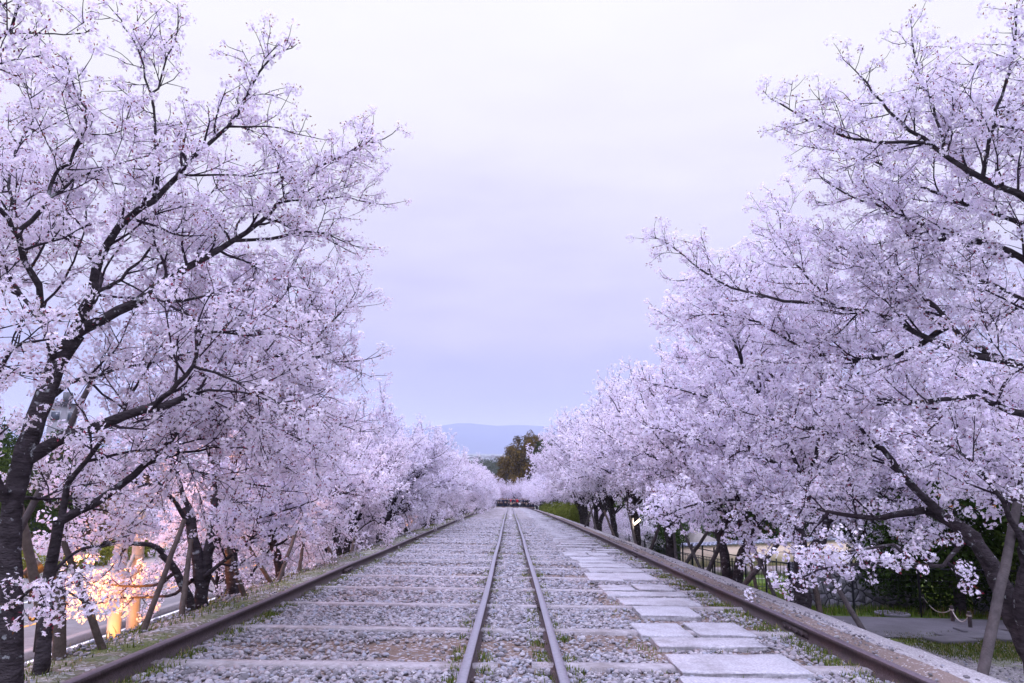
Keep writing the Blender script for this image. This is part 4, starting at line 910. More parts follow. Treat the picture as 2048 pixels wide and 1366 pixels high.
for n, (x, Y, r, h) in enumerate([(4.85, 51, 1.0, 1.05), (4.75, 57.5, 1.15, 1.15), (4.65, 65, 1.15, 1.2), (4.6, 73, 1.15, 1.2), (4.6, 82, 1.15, 1.2)]):
    V, F, c = leaf_cloud(g, [(0, 0, h * .4), (.2, .9, h * .4), (-.1, -.9, h * .38), (0, .1, h * .55)], [r, r * .95, r * .9, r * .8], 9000, .05, (.05, .08, .015), (.26, .30, .06), .75)
    root = empty('clipped_bush', (x, Y, tz(Y) - .45), f'rounded clipped green bush beside the right rail, {ordw(n + 1)} from the camera', 'bush', 'clipped bushes by the right rail')
    link('foliage', mesh_np('foliage', V, F, 'leaf', cols=c), root)
    b = MB(); [b.tube([(0, 0, -.3), (math.cos(a) * .4, math.sin(a) * .4, .3)], [.03, .015], 5) for a in (0, 1.5, 3, 4.5)]; b.build('stem', 'bark_dark', root)
# hedge across the road on the left
for n, (x, Y, L) in enumerate([(-19.3, 24, 9), (-19.5, 35, 8), (-19.6, 47, 9), (-19.6, 62, 12), (-19.3, 14, 6)]):
    cents = [(g.uniform(-.3, .3), t, .55 + g.uniform(-.1, .1)) for t in np.linspace(-L / 2, L / 2, int(L * 1.4))]
    V, F, c = leaf_cloud(g, cents, [.85] * len(cents), 9000, .07, (.07, .10, .015), (.26, .26, .05), .85)
    root = empty('hedge', (x, Y, tz(Y) - 2.2), f'yellow-green clipped hedge across the road, {ordw(n + 1) if n < 4 else "nearest"} one', 'hedge', 'hedges across the road')
    o = link('foliage', mesh_np('foliage', V, F, 'leaf', cols=c), root); o.rotation_euler = (-math.atan(SL), 0, 0)
    b = MB(); [b.tube([(0, t, -.2), (0, t, .6)], [.03, .02], 5) for t in np.linspace(-L / 2, L / 2, 5)]; b.build('stem', 'bark_dark', root)
# orange citrus in the right evergreens
for n, (px, py) in enumerate([(1880, 990), (1988, 1013), (1902, 1012), (1860, 1000)]):
    bm = bmesh.new(); bmesh.ops.create_uvsphere(bm, u_segments=12, v_segments=8, radius=.032)
    for v in bm.verts: v.co.z *= .86
    me = bpy.data.meshes.new('citrus_fruit'); bm.to_mesh(me); bm.free(); me.materials.append(MAT['orange_fruit'])
    tag(link('citrus_fruit', me, loc=at(px, py, 12.2)), f'small orange fruit in the dark evergreen, {["leftmost but one", "rightmost", "lower middle", "leftmost"][n]}', 'fruit', 'orange fruits in the evergreen')
# ------------------------------------------------------------------ wooden props
def prop(p0, p1, r, m, label, foot=True):
    p0 = Vector(p0); p1 = Vector(p1); d = (p1 - p0)
    root = empty('support_pole', p0, label, 'support pole', 'wooden poles propping the cherry trees')
    b = MB(); g = np.random.RandomState(int(abs(p0.x * 97 + p0.y * 31)) % 9999); n = 9
    pts = [tuple(d * (i / n) + Vector((g.uniform(-.006, .006), g.uniform(-.006, .006), 0))) for i in range(n + 1)]; pts[0] = tuple(-d.normalized() * .15)
    b.tube(pts, [r * (1.08 - .25 * i / n) * g.uniform(.95, 1.05) for i in range(n + 1)], 9, cap=True); b.build('pole', m, root, True)
    b = MB(); e = d * .965; u = d.normalized()
    for k in range(3):
        c = e + u * (k * .014); b.tube([tuple(c - u * .007), tuple(c + u * .007)], [r * .92, r * .92], 9)
    b.build('rope_binding', 'prop_dark', root)
PR = [((205, 1293), (130, 1091), 6.2, 6.0, .032, 'prop_dark', 'dark prop pole leaning left beside the orange-lit posts'),
 ((284, 1267), (352, 1085), 7.0, 7.6, .032, 'prop_dark', 'dark prop pole leaning right in front of the orange-lit posts'),
 ((489, 1187), (434, 1030), 9.3, 9.1, .036, 'prop_dark', 'long prop pole leaning left between the second and third left trees'),
 ((361, 1242), (378, 1112), 7.9, 8.3, .034, 'prop_dark', 'short upright prop pole just left of the multi-stemmed tree'),
 ((556, 1160), (588, 1075), 11.0, 11.6, .034, 'prop_dark', 'prop pole leaning right before the road on the left'),
 ((543, 1165), (497, 1092), 10.8, 10.6, .034, 'prop_dark', 'grey prop pole leaning left beside the road lines'),
 ((597, 1145), (606, 1090), 12.6, 12.8, .034, 'prop_dark', 'short brown prop pole left of the third left trunk'),
 ((119, 1318), (118, 1180), 5.9, 5.9, .055, 'prop_dark', 'thick upright brown post near the left edge'),
 ((78, 1200), (38, 1010), 7.2, 7.0, .05, 'prop_dark', 'prop pole rising behind the nearest left trunk'),
 ((30, 1080), (165, 800), 6.0, 6.4, .03, 'prop_wood', 'pale prop pole crossing behind the low left limb'),
 ((1971, 1317), (2036, 1003), 6.2, 6.4, .046, 'prop_wood', 'thick pale prop pole standing on the shoulder near the right edge'),
 ((1716, 1240), (1640, 1120), 8.9, 9.4, .035, 'prop_wood', 'slim prop pole leaning left at the edge of the tarmac path'),
 ((1638, 1212), (1626, 1150), 10.6, 10.8, .045, 'prop_dark', 'short dark prop stump right of the thick cherry trunk'),
 ((1492, 1162), (1573, 1065), 12.3, 11.6, .05, 'prop_wood', 'stout prop pole leaning right before the cream wall'),
 ((1418, 1134), (1450, 1066), 14.6, 14.0, .05, 'prop_wood', 'prop pole against the double cherry trunk leaning right'),
 ((1545, 1178), (1470, 1010), 11.9, 12.4, .035, 'prop_wood', 'long thin prop pole leaning left across the black fence'),
 ((1511, 1166), (1488, 1060), 13.0, 13.4, .035, 'prop_dark', 'dark prop pole left of the stout leaning one'),
 ((1376, 1117), (1412, 1068), 16.6, 16.0, .045, 'prop_wood', 'prop pole leaning right in front of the grey concrete slab'),
 ((1397, 1125), (1352, 1030), 16.0, 16.8, .035, 'prop_wood', 'thin prop pole leaning left in front of the cream wall end'),
 ((1352, 1110), (1347, 1050), 18.0, 18.2, .04, 'prop_wood', 'upright prop pole right of the two slender grey trunks'),
 ((1303, 1090), (1320, 1048), 20.6, 20.2, .05, 'prop_wood', 'prop pole leaning right beside the tube lamp'),
 ((1271, 1082), (1256, 1018), 22.2, 22.8, .045, 'prop_wood', 'grey prop pole leaning left beside the tube lamp'),
 ((1170, 1050), (1186, 1012), 33, 32, .05, 'prop_wood', 'pale prop pole right of the clipped bushes'),
 ((1192, 1056), (1182, 1018), 31, 32, .05, 'prop_wood', 'prop pole crossing the pale one behind the bushes'),
 ((1228, 1068), (1212, 1030), 27, 27.5, .05, 'prop_dark', 'dark prop pole left of the slim double trunks'),
 ((770, 1092), (757, 1060), 21, 21, .05, 'prop_dark', 'dark prop pole in the gap under the left crowns'),
 ((700, 1112), (712, 1066), 17, 17.4, .045, 'prop_dark', 'dark prop pole leaning right under the third left crown'),
 ((669, 1122), (650, 1075), 16, 16.2, .045, 'prop_dark', 'dark prop pole leaning left under the third left crown')]
for (a, b_2, Ya, Yb, r, m, lab) in PR: prop(at(a[0], a[1] + 4, Ya), at(b_2[0] + (b_2[0] - a[0]) * .25, b_2[1] + (b_2[1] - a[1]) * .25, Yb), r * .9, m, lab)
# ------------------------------------------------------------------ concrete posts lit by the lamp, floodlights
def cpost(x, Y, top, lean, r, label, brace=None):
    z0 = tz(Y) - 2.3; H = top - z0; root = empty('concrete_post', (x, Y, z0), label, 'concrete post', 'pair of round concrete posts')
    b = MB(); zz = [-.3, H * .5, H - .3, H - .16, H - .05, H]; rr = [r, r * .97, r * .94, r * .85, r * .55, .01]
    b.tube([(lean * max(z, 0) / H, 0, z) for z in zz], rr, 18); b.build('shaft', 'concrete', root, True)
    b = MB(); b.tube([(lean * .72, 0, H * .70), (lean * .72, 0, H * .715)], [r * 1.08] * 2, 18); b.build('band', 'metal_grey', root)
    if brace:
        b = MB(); b.tube([(lean * .3, 0, H * .52), tuple(Vector(brace) - Vector((x, Y, z0)))], [.035, .035], 8); b.build('brace', 'concrete', root, True)
p1 = at(226, 1290, 13.2); q1 = at(250, 1012, 13.2); p2 = at(264, 1280, 13.9); q2 = at(283, 1014, 13.9)
cpost(p1.x, 13.2, q1.z, q1.x - p1.x, .12, 'left of two round concrete posts lit orange', brace=at(272, 1100, 13.9))
cpost(p2.x, 13.9, q2.z, q2.x - p2.x, .115, 'right of two round concrete posts lit orange')
def flood(x, Y, z, energy, label, aim=(.3, .5, 1), col=(1, .34, .05)):
    root = empty('floodlight', (x, Y, z), label, 'floodlight', 'orange floodlights under the left cherry trees')
    a = Vector(aim).normalized(); b = MB()
    b.tube([(0, 0, -.25), (0, 0, .12)], [.018, .018], 8); b.build('stake', 'black', root)
    b = MB(); c = Vector((0, 0, .16)); b.tube([tuple(c - a * .12), tuple(c - a * .1), tuple(c), tuple(c + a * .08)], [.03, .06, .085, .10], 14); b.build('lamp_body', 'black', root, True)
    b = MB(); b.tube([tuple(c + a * .055), tuple(c + a * .06)], [.088, .088], 14, cap=True); b.build('lens', 'sodium', root)
    ld = bpy.data.lights.new('flood', 'SPOT'); ld.energy = energy; ld.color = col; ld.spot_size = R(96); ld.spot_blend = .4; ld.shadow_soft_size = .08
    lo = bpy.data.objects.new('flood_lamp', ld); COL.objects.link(lo); lo.parent = root; lo.location = c + a * .12
    lo.rotation_euler = a.to_track_quat('-Z', 'Y').to_euler()
p = at(75, 1255, 7.8); flood(p.x, 7.8, p.z + .0, 380, 'floodlight low on the bank lighting the blossom and posts orange', (-.02, .95, .26))
p = at(-60, 1200, 8.0); flood(p.x, 9.0, p.z, 25, 'floodlight at the far left edge under the blossoms', (.5, .8, .6))
p = at(928, 1028, 62); flood(-4.3, 62, tz(62) - .25, 120, 'small orange floodlight under the far left trees', (-.1, .2, 1))
p = at(918, 1032, 50); flood(-4.35, 52, tz(52) - .3, 90, 'second small floodlight under the far left trees', (-.1, .2, 1))
p = at(860, 1055, 33); flood(-4.9, 34, tz(34) - .6, 35, 'floodlight under the middle left trees', (0, .2, 1))
flood(-6.75, 12.0, tz(12) - 2.15, 330, 'unseen extra floodlight added to brighten the pair of concrete posts', (-.42, 1.0, 1.5))  # added hidden spot, only there to make the posts more orange
# street lamps along the road
def street_lamp(x, Y, label, energy=900):
    z0 = tz(Y) - 2.16; root = empty('street_lamp', (x, Y, z0), label, 'street lamp', 'sodium street lamps along the road')
    b = MB(); b.tube([(0, 0, -.2), (0, 0, 3), (0, 0, 5.6)], [.075, .06, .045], 10); b.build('pole', 'metal_grey', root, True)
    b = MB(); b.tube([(0, 0, 5.5), (.3, 0, 5.75), (1.3, 0, 5.9)], [.035, .03, .028], 8); b.build('arm', 'metal_grey', root, True)
    b = MB(); b.tube([(1.2, 0, 5.93), (1.35, 0, 5.95), (1.65, 0, 5.94), (1.8, 0, 5.9)], [.04, .1, .1, .03], 10); b.build('lamp_head', 'metal_grey', root, True)
    b = MB(); b.box((1.5, 0, 5.845), (.34, .16, .03)); b.build('lens', 'sodium', root)
    ld = bpy.data.lights.new('street', 'SPOT'); ld.energy = energy; ld.color = (1, .33, .22); ld.shadow_soft_size = .15; ld.spot_size = R(128); ld.spot_blend = .5
    lo = bpy.data.objects.new('street_light', ld); COL.objects.link(lo); lo.parent = root; lo.location = (1.5, 0, 5.7); lo.rotation_euler = (0, R(-24), 0)
for n, Y in enumerate([9, 34, 52, 80]):
    street_lamp(-16.9, Y, f'orange sodium street lamp across the road, {ordw(n + 1)} from the camera', [4500, 1200, 800, 500][n])
# tube lamp on the right
root = empty('tube_lamp', at(1266, 1082, 22.6), 'lit tube lamp on a slim grey pole under the right cherry trees', 'lamp')
h = at(1266, 1036, 22.6).z - at(1266, 1082, 22.6).z
b = MB(); b.tube([(0, 0, -.2), (0, 0, h)], [.035, .03], 10, cap=True); b.build('pole', 'metal_grey', root, True)
a1 = at(1268, 1049, 22.6) - root.location; a2 = at(1280, 1039, 22.6) - root.location
b = MB(); b.tube([tuple(a1), tuple(a2)], [.035, .035], 10, cap=True); b.build('tube', 'tube_light', root, True)
b = MB(); b.tube([(0, 0, h * .72), tuple(a1)], [.03, .045], 8, cap=True); b.build('socket', 'metal_grey', root)
ld = bpy.data.lights.new('tube', 'POINT'); ld.energy = 7; ld.color = (1, .8, .6); ld.shadow_soft_size = .1
lo = bpy.data.objects.new('tube_glow', ld); COL.objects.link(lo); lo.parent = root; lo.location = (a1 + a2) / 2 + Vector((0, -.12, 0))
# ------------------------------------------------------------------ right side: walls, fences, path details
# cream wall with tiled coping
A = at(1363, 1093, 50); B = at(1800, 1074, 41)
def long_wall(A, B, H, th, label):
    d = (B - A); L = math.hypot(d.x, d.y); ang = math.atan2(d.y, d.x)
    root = empty('plaster_wall', (A.x, A.y, A.z - H), label, 'wall', None, ang)
    dz = (B.z - A.z)
    def sk(me):
        for v in me.vertices: v.co.z += dz * v.co.x / L
        return me
    b = MB(); b.box((L / 2, 0, H * .58), (L, th, H * .84)); link('plaster', sk(b.mesh('plaster', 'cream')), root)
    b = MB(); b.box((L / 2, 0, H * .02), (L + .02, th + .08, H * .3)); link('stone_base', sk(b.mesh('stone_base', 'cream_base')), root)
    b = MB(); b.prism([(-th * .9, 0), (th * .9, 0), (.06, .14), (-.06, .14)], 0, L)
    me = b.mesh('coping', 'tile')
    for v in me.vertices: v.co = Vector((v.co.y, -v.co.x, v.co.z + H))
    link('coping', sk(me), root)
    b = MB(); n = int(L / .3)
    for i in range(n): b.tube([((i + .5) * L / n, -th * .95, H - .005), ((i + .5) * L / n, -.05, H + .155)], [.055, .055], 8, cap=True)
    link('roof_tiles', sk(b.mesh('roof_tiles', 'tile')), root)
    b = MB(); b.tube([(0, 0, H + .17), (L, 0, H + .17)], [.06, .06], 8, cap=True); link('ridge_tile', sk(b.mesh('ridge_tile', 'tile')), root)
long_wall(A, B, 1.75, .3, 'long cream plastered wall with small grey roof tiles behind the cherry trunks')
# grey concrete slab and corrugated sheet fence behind
A = at(1372, 1096, 54); 
root = empty('concrete_shed', (A.x, A.y, A.z - 1.5), 'grey concrete shed wall with sloping top left of the cream wall', 'shed')
b = MB(); b.add([(0, 0, 0), (2.4, 0, 0), (2.4, 0, 2.15), (0, 0, 3.05), (0, 2, 0), (2.4, 2, 0), (2.4, 2, 2.15), (0, 2, 3.05)], [(0, 1, 2, 3), (5, 4, 7, 6), (1, 5, 6, 2), (4, 0, 3, 7), (3, 2, 6, 7)]); b.build('wall', 'hut_wall', root)
b = MB()
for i in range(7): b.box((.2 + i * .33, -.01, 1.1), (.02, .02, 2.0))
b.build('joints', 'steel_sheet', root)
A = at(1345, 1100, 60)
root = empty('sheet_fence', (A.x - 1, A.y + 1, A.z - 1.2), 'tall ribbed grey steel sheet fence behind the concrete shed', 'fence')
b = MB(); n = 44
V = []
for i in range(n * 2 + 1):
    x = i * .09; y = .03 if i % 4 in (1, 2) else -.03; V += [(x, y, 0), (x, y, 4.6)]
b.add(V, [(2 * i, 2 * i + 2, 2 * i + 3, 2 * i + 1) for i in range(n * 2)]); b.build('sheeting', 'steel_sheet', root)
b = MB(); [b.box((x, .08, 2.2), (.08, .08, 4.5)) for x in (.1, 2.7, 5.3, 7.8)]; b.build('posts', 'metal_grey', root)
# low black fence of posts, top rail and mesh along the bank foot
def fence(pts, H, sp, label, bars=False, meshwire=True):
    L0 = Vector(pts[0]); root = empty('black_fence', L0, label, 'fence', 'black metal fences on the right')
    rail = MB(); posts = []; wires = MB()
    for a, b_3 in zip(pts, pts[1:]):
        a = Vector(a); c = Vector(b_3); n = max(1, round((c - a).length / sp))
        for hh in ((H,) if not bars else (H, H * .15)): rail.tube([tuple(a - L0 + Vector((0, 0, hh))), tuple(c - L0 + Vector((0, 0, hh)))], [.014, .014], 6)
        for i in range(n + (a is not None)):
            p = a + (c - a) * (i / n) - L0; posts.append(p)
        if meshwire:
            m = int((c - a).length / .12)
            for i in range(m):
                p = a + (c - a) * (i / m) - L0; wires.tube([tuple(p), tuple(p + Vector((0, 0, H)))], [.0022, .0022], 3)
            for q in range(1, 8):
                zz = Vector((0, 0, H * q / 8)); wires.tube([tuple(a - L0 + zz), tuple(c - L0 + zz)], [.0022, .0022], 3)
        if bars:
            m = int((c - a).length / .13)
            for i in range(m):
                p = a + (c - a) * (i / m) - L0; wires.tube([tuple(p + Vector((0, 0, H * .15))), tuple(p + Vector((0, 0, H)))], [.009, .009], 4)
    rail.build('top_rail', 'fence_black', root)
    for p in posts:
        b = MB(); b.tube([tuple(p + Vector((0, 0, -.2))), tuple(p + Vector((0, 0, H * 1.12)))], [.024, .024], 8, cap=True); b.build('post', 'fence_black', root)
    if wires.n: wires.build('bars' if bars else 'wire_mesh', 'fence_black', root)
def G(x, Y): return (x, Y, tz(Y) + bankR(x) + drop(x, Y))
fence([G(5.6, 24), G(5.7, 18.5), G(6.0, 15.2), G(8.3, 14.4), G(11, 13.9), G(14.5, 13.5)], .95, 1.15, 'long low black wire fence between the path and grass bank')
fence([G(6.2, 30), G(8.5, 27), G(11.5, 26)], 1.05, 1.6, 'black barred railing in front of the cream wall', bars=True, meshwire=False)
fence([G(5.6, 33), G(6.1, 26), G(7.0, 22)], .9, 1.3, 'short black railing left of the barred railing', bars=False, meshwire=False)
# rubble stone wall behind the grass
def rubble(x0, x1, Y, H, label, seed):
    g = np.random.RandomState(seed); z0 = tz(Y) - 1.05 + drop((x0 + x1) / 2, Y)
    root = empty('rubble_wall', ((x0 + x1) / 2, Y, z0), label, 'wall', 'rubble stone walls')
    n = 46; k = 12; V = []; L = x1 - x0
    for i in range(n + 1):
        for j in range(k + 1): V.append((-L / 2 + L * i / n + g.uniform(-.02, .02), g.uniform(-.045, .045) + j * .02, -.3 + (H + .3) * j / k + (g.uniform(-.05, .05) if j == k else 0)))
    V += [(-L / 2 + L * i / n, .45, H) for i in range(n + 1)]
    F = [(i * (k + 1) + j, (i + 1) * (k + 1) + j, (i + 1) * (k + 1) + j + 1, i * (k + 1) + j + 1) for i in range(n) for j in range(k)]
    o = (n + 1) * (k + 1); F += [(i * (k + 1) + k, (i + 1) * (k + 1) + k, o + i + 1, o + i) for i in range(n)]
    link('stone_face', mesh_np('stone_face', np.array(V), np.array(F), 'wallstone'), root)
def wallstone():
    m = bpy.data.materials.new('wallstone'); m.use_nodes = True; t = m.node_tree; b = t.nodes['Principled BSDF']; b.inputs['Roughness'].default_value = .95
    g = N(t, 'ShaderNodeTexCoord').outputs['Object']
    v = N(t, 'ShaderNodeTexVoronoi'); v.inputs['Scale'].default_value = 4.6; t.links.new(g, v.inputs['Vector'])
    e = N(t, 'ShaderNodeTexVoronoi', feature='DISTANCE_TO_EDGE'); e.inputs['Scale'].default_value = 4.6; t.links.new(g, e.inputs['Vector'])
    c = ramp(t, v.outputs['Color'], [(0, (.10, .10, .12)), (.5, (.24, .23, .27)), (1, (.42, .41, .45))])
    c = mixc(t, noise(t, g, 14), c, (.16, .16, .17)); c = mixc(t, step(t, e.outputs['Distance'], .02, .07), (.02, .02, .02), c)
    t.links.new(c, b.inputs['Base Color']); bp = N(t, 'ShaderNodeBump'); bp.inputs['Distance'].default_value = .12; t.links.new(e.outputs['Distance'], bp.inputs['Height']); t.links.new(bp.outputs[0], b.inputs['Normal'])
    MAT['wallstone'] = m
wallstone()
rubble(6.6, 9.6, 16.6, 1.0, 'rubble stone wall behind the fence, left part', 1)
rubble(10.0, 13.2, 15.3, 1.15, 'rubble stone wall behind the fence, right part', 2)
# manhole, stepping stones, rope posts
p = atp(1784, 1226.5, -1.01); b = MB(); b.tube([(0, 0, -.03), (0, 0, .0)], [.33, .33], 28, cap=True)
root = empty('manhole', (p.x, p.y, tz(p.y) + bankR(p.x) + .028), 'round iron manhole cover in the tarmac path', 'manhole cover')
mo = b.build('cover', 'steel_sheet', root); root.rotation_euler = (-math.atan(SL), 0, 0)
b = MB()
for i in range(-3, 4): b.box((i * .08, 0, .002), (.02, .5 * math.cos(i * .35), .006))
b.build('ribs', 'rust', root)
for n, (px, py, w, d) in enumerate([(1930, 1273, .8, .42), (1962, 1262, .75, .4), (1995, 1272, .75, .42), (2035, 1258, .8, .42), (1900, 1280, .7, .4), (2032, 1278, .7, .4)]):
    p = atp(px, py, -1.0); b = MB(); b.box((0, 0, 0), (w, d, .09)); me = b.mesh('step_slab', 'asphalt_r'); bevel(me, .01)
    o = link('step_slab', me, loc=(p.x, p.y, tz(p.y) + bankR(p.x) + .01)); o.rotation_euler = (-math.atan(SL), 0, rs.uniform(-.25, .25))
    tag(o, f'grey flat stepping slab in the yard at right, {ordw(n + 1)} placed, {["near the grass", "upper left", "middle", "upper right", "leftmost", "lower right"][n]}', 'paving slab', 'grey stepping slabs in the yard')
rp = [atp(1848, 1214, -1.0), atp(1905, 1241, -1.0), atp(1940, 1254, -1.0)]
for n, p in enumerate(rp):
    root = empty('rope_post', (p.x, p.y, tz(p.y) + bankR(p.x)), f'short grey wooden rope post, {["left", "middle", "right"][n]} of three by the path', 'post', 'rope posts by the tarmac path')
    b = MB(); b.tube([(0, 0, -.2), (.01, 0, .2), (.0, 0, .30)], [.035, .033, .03], 10, cap=True); b.build('stake', 'prop_wood', root, True)
    b = MB(); b.tube([(0, 0, .22), (0, 0, .25)], [.042, .042], 10); b.build('rope_loop', 'rope', root)
for n in range(2):
    a, c = rp[n], rp[n + 1]; za = tz(a.y) + bankR(a.x) + .24; zc = tz(c.y) + bankR(c.x) + .24; pts = []
    for i in range(15):
        t = i / 14; pts.append((a.x + (c.x - a.x) * t, a.y + (c.y - a.y) * t, za + (zc - za) * t - .17 * 4 * t * (1 - t)))
    b = MB(); b.tube(pts, [.010] * 15, 6); o = b.build('rope', 'rope', None, True); tag(o, f'sagging pale rope between the {["left and middle", "middle and right"][n]} rope posts', 'rope', 'ropes between the posts')
# ------------------------------------------------------------------ left background buildings
def house(x, Y, z, w, d, H, m, label, rz=0, wins=(2, 3), roofh=1.4, flat=False):
    root = empty('house' if not flat else 'tower_block', (x, Y, z), label, 'house' if not flat else 'building', 'buildings across the road', rz)
    b = MB(); b.box((0, 0, H / 2), (w, d, H)); b.build('wall', m, root)
    b = MB()
    if flat: b.box((0, 0, H + .15), (w + .3, d + .3, .3)); b.box((w * .2, 0, H + .9), (w * .3, d * .4, 1.2))
    else:
        b.add([(-w / 2 - .5, -d / 2 - .5, H - .05), (w / 2 + .5, -d / 2 - .5, H - .05), (w / 2 + .5, d / 2 + .5, H - .05), (-w / 2 - .5, d / 2 + .5, H - .05), (0, -d / 2 - .5, H + roofh), (0, d / 2 + .5, H + roofh)],
              [(0, 3, 5, 4), (1, 4, 5, 2), (0, 4, 1), (2, 5, 3), (0, 1, 2, 3)])
    b.build('roof', 'roof', root)
    fl, nw = wins
    for f in range(fl):
        for i in range(nw):
            for fx, fy, a in ((((i + .5) / nw - .5) * w, -d / 2, 0), (w / 2, ((i + .5) / nw - .5) * d, 1)):
                zc = (f + .55) * H / fl; b = MB(); s = (1.1, .08, 1.1) if a == 0 else (.08, 1.1, 1.1)
                b.box((fx, fy, zc), s); wn = b.build('window', 'metal_grey', root)
                b = MB(); s = (.95, .1, .95) if a == 0 else (.1, .95, .95); b.box((fx, fy, zc), s); b.build('pane', 'glass_dark', wn)
house(-27, 26, tz(26) - 2.3, 9, 8, 3.4, 'wall_plaster', 'low plaster house with grey gable roof across the road', .1, (1, 3))
house(-31, 56, tz(56) - 2.3, 10, 9, 5.2, 'wall_brown', 'brown two-storey house across the road', -.1, (2, 3))
house(-28, 60, tz(60) - 2.3, 10, 10, 4.6, 'wall_plaster', 'pale two-storey house further down the road', 0, (2, 3))
p = at(128, 812, 75); house(p.x, 75, tz(75) - 2.3, 1.6, 2.4, p.z - tz(75) + 2.3, 'steel_sheet', 'slim grey tower block seen through the left branches', 0, (5, 1), flat=True)
for n, (x, Y, k, s) in enumerate([(-27, 37, 1, 1.15), (-24, 18, 1, 1.0), (-36, 30, 0, 1.5), (-33, 52, 0, 1.4), (-40, 40, 1, 1.7), (-25, 74, 1, 1.2), (-24, 96, 0, 1.3), (-45, 55, 0, 2.2)]):
    put('evergreen_tree', EG[k], ('trunk', 'crown'), x, Y, tz(Y) - 2.3, s, n * 1.1, f'dark green tree across the road on the left, {ordw(n + 1)} of its group', 'tree', 'evergreens across the road')
# far town and far wood
for n in range(36):
    g = np.random.RandomState(900 + n); Y = g.uniform(1500, 2600); px = g.uniform(930, 1040); X = (px - 1024) / FPX * Y
    w, d, H = g.uniform(10, 24), g.uniform(10, 18), g.uniform(6, 16)
    root = empty('town_building', (X, Y, -34), f'tiny pale building in the hazy town, {ordw(n + 1)} of the cluster', 'building', 'far buildings of the hazy town')
    b = MB(); b.box((0, 0, H / 2), (w, d, H)); b.build('wall', ['wall_plaster', 'kerb', 'metal_grey'][n % 3], root); b = MB(); b.box((0, 0, H + .4), (w + 1, d + 1, .8)); b.build('roof', 'roof' if n % 2 else 'kerb', root)
g = np.random.RandomState(4); cents = []; rads = []
for i in range(260):
    Y = g.uniform(520, 800); px = g.uniform(900, 1075); cents.append(((px - 1024) / FPX * Y, Y, -26 + g.uniform(-2, 7))); rads.append(g.uniform(7, 13))
V, F, c = leaf_cloud(g, cents, rads, 60000, .9, (.022, .035, .015), (.08, .095, .035))
tag(link('far_wood', mesh_np('far_wood', V, F, 'leaf', cols=c)), 'low dark wood in the valley before the hazy town', None, kind='stuff')
# ------------------------------------------------------------------ PEOPLE at the end of the incline
def skin_mesh(name, joints, edges, m, sub=1):
    me = bpy.data.meshes.new(name); me.from_pydata([j[0] for j in joints], edges, [])
    o = bpy.data.objects.new(name, me); COL.objects.link(o)
    sk = o.modifiers.new('s', 'SKIN'); sk.use_smooth_shade = True
    if not me.skin_vertices: me.skin_vertices.new()
    for i, (p, r) in enumerate(joints): me.skin_vertices[0].data[i].radius = r if isinstance(r, tuple) else (r, r)
    me.skin_vertices[0].data[0].use_root = True
    o.modifiers.new('u', 'SUBSURF').levels = sub
    dg = bpy.context.evaluated_depsgraph_get(); ev = o.evaluated_get(dg); out = bpy.data.meshes.new_from_object(ev, depsgraph=dg)
    bpy.data.objects.remove(o); out.materials.clear(); out.materials.append(MAT[m]); out.name = name; return out
def k_nose(hd): return (hd[0], hd[1] - .105, hd[2] - .01)
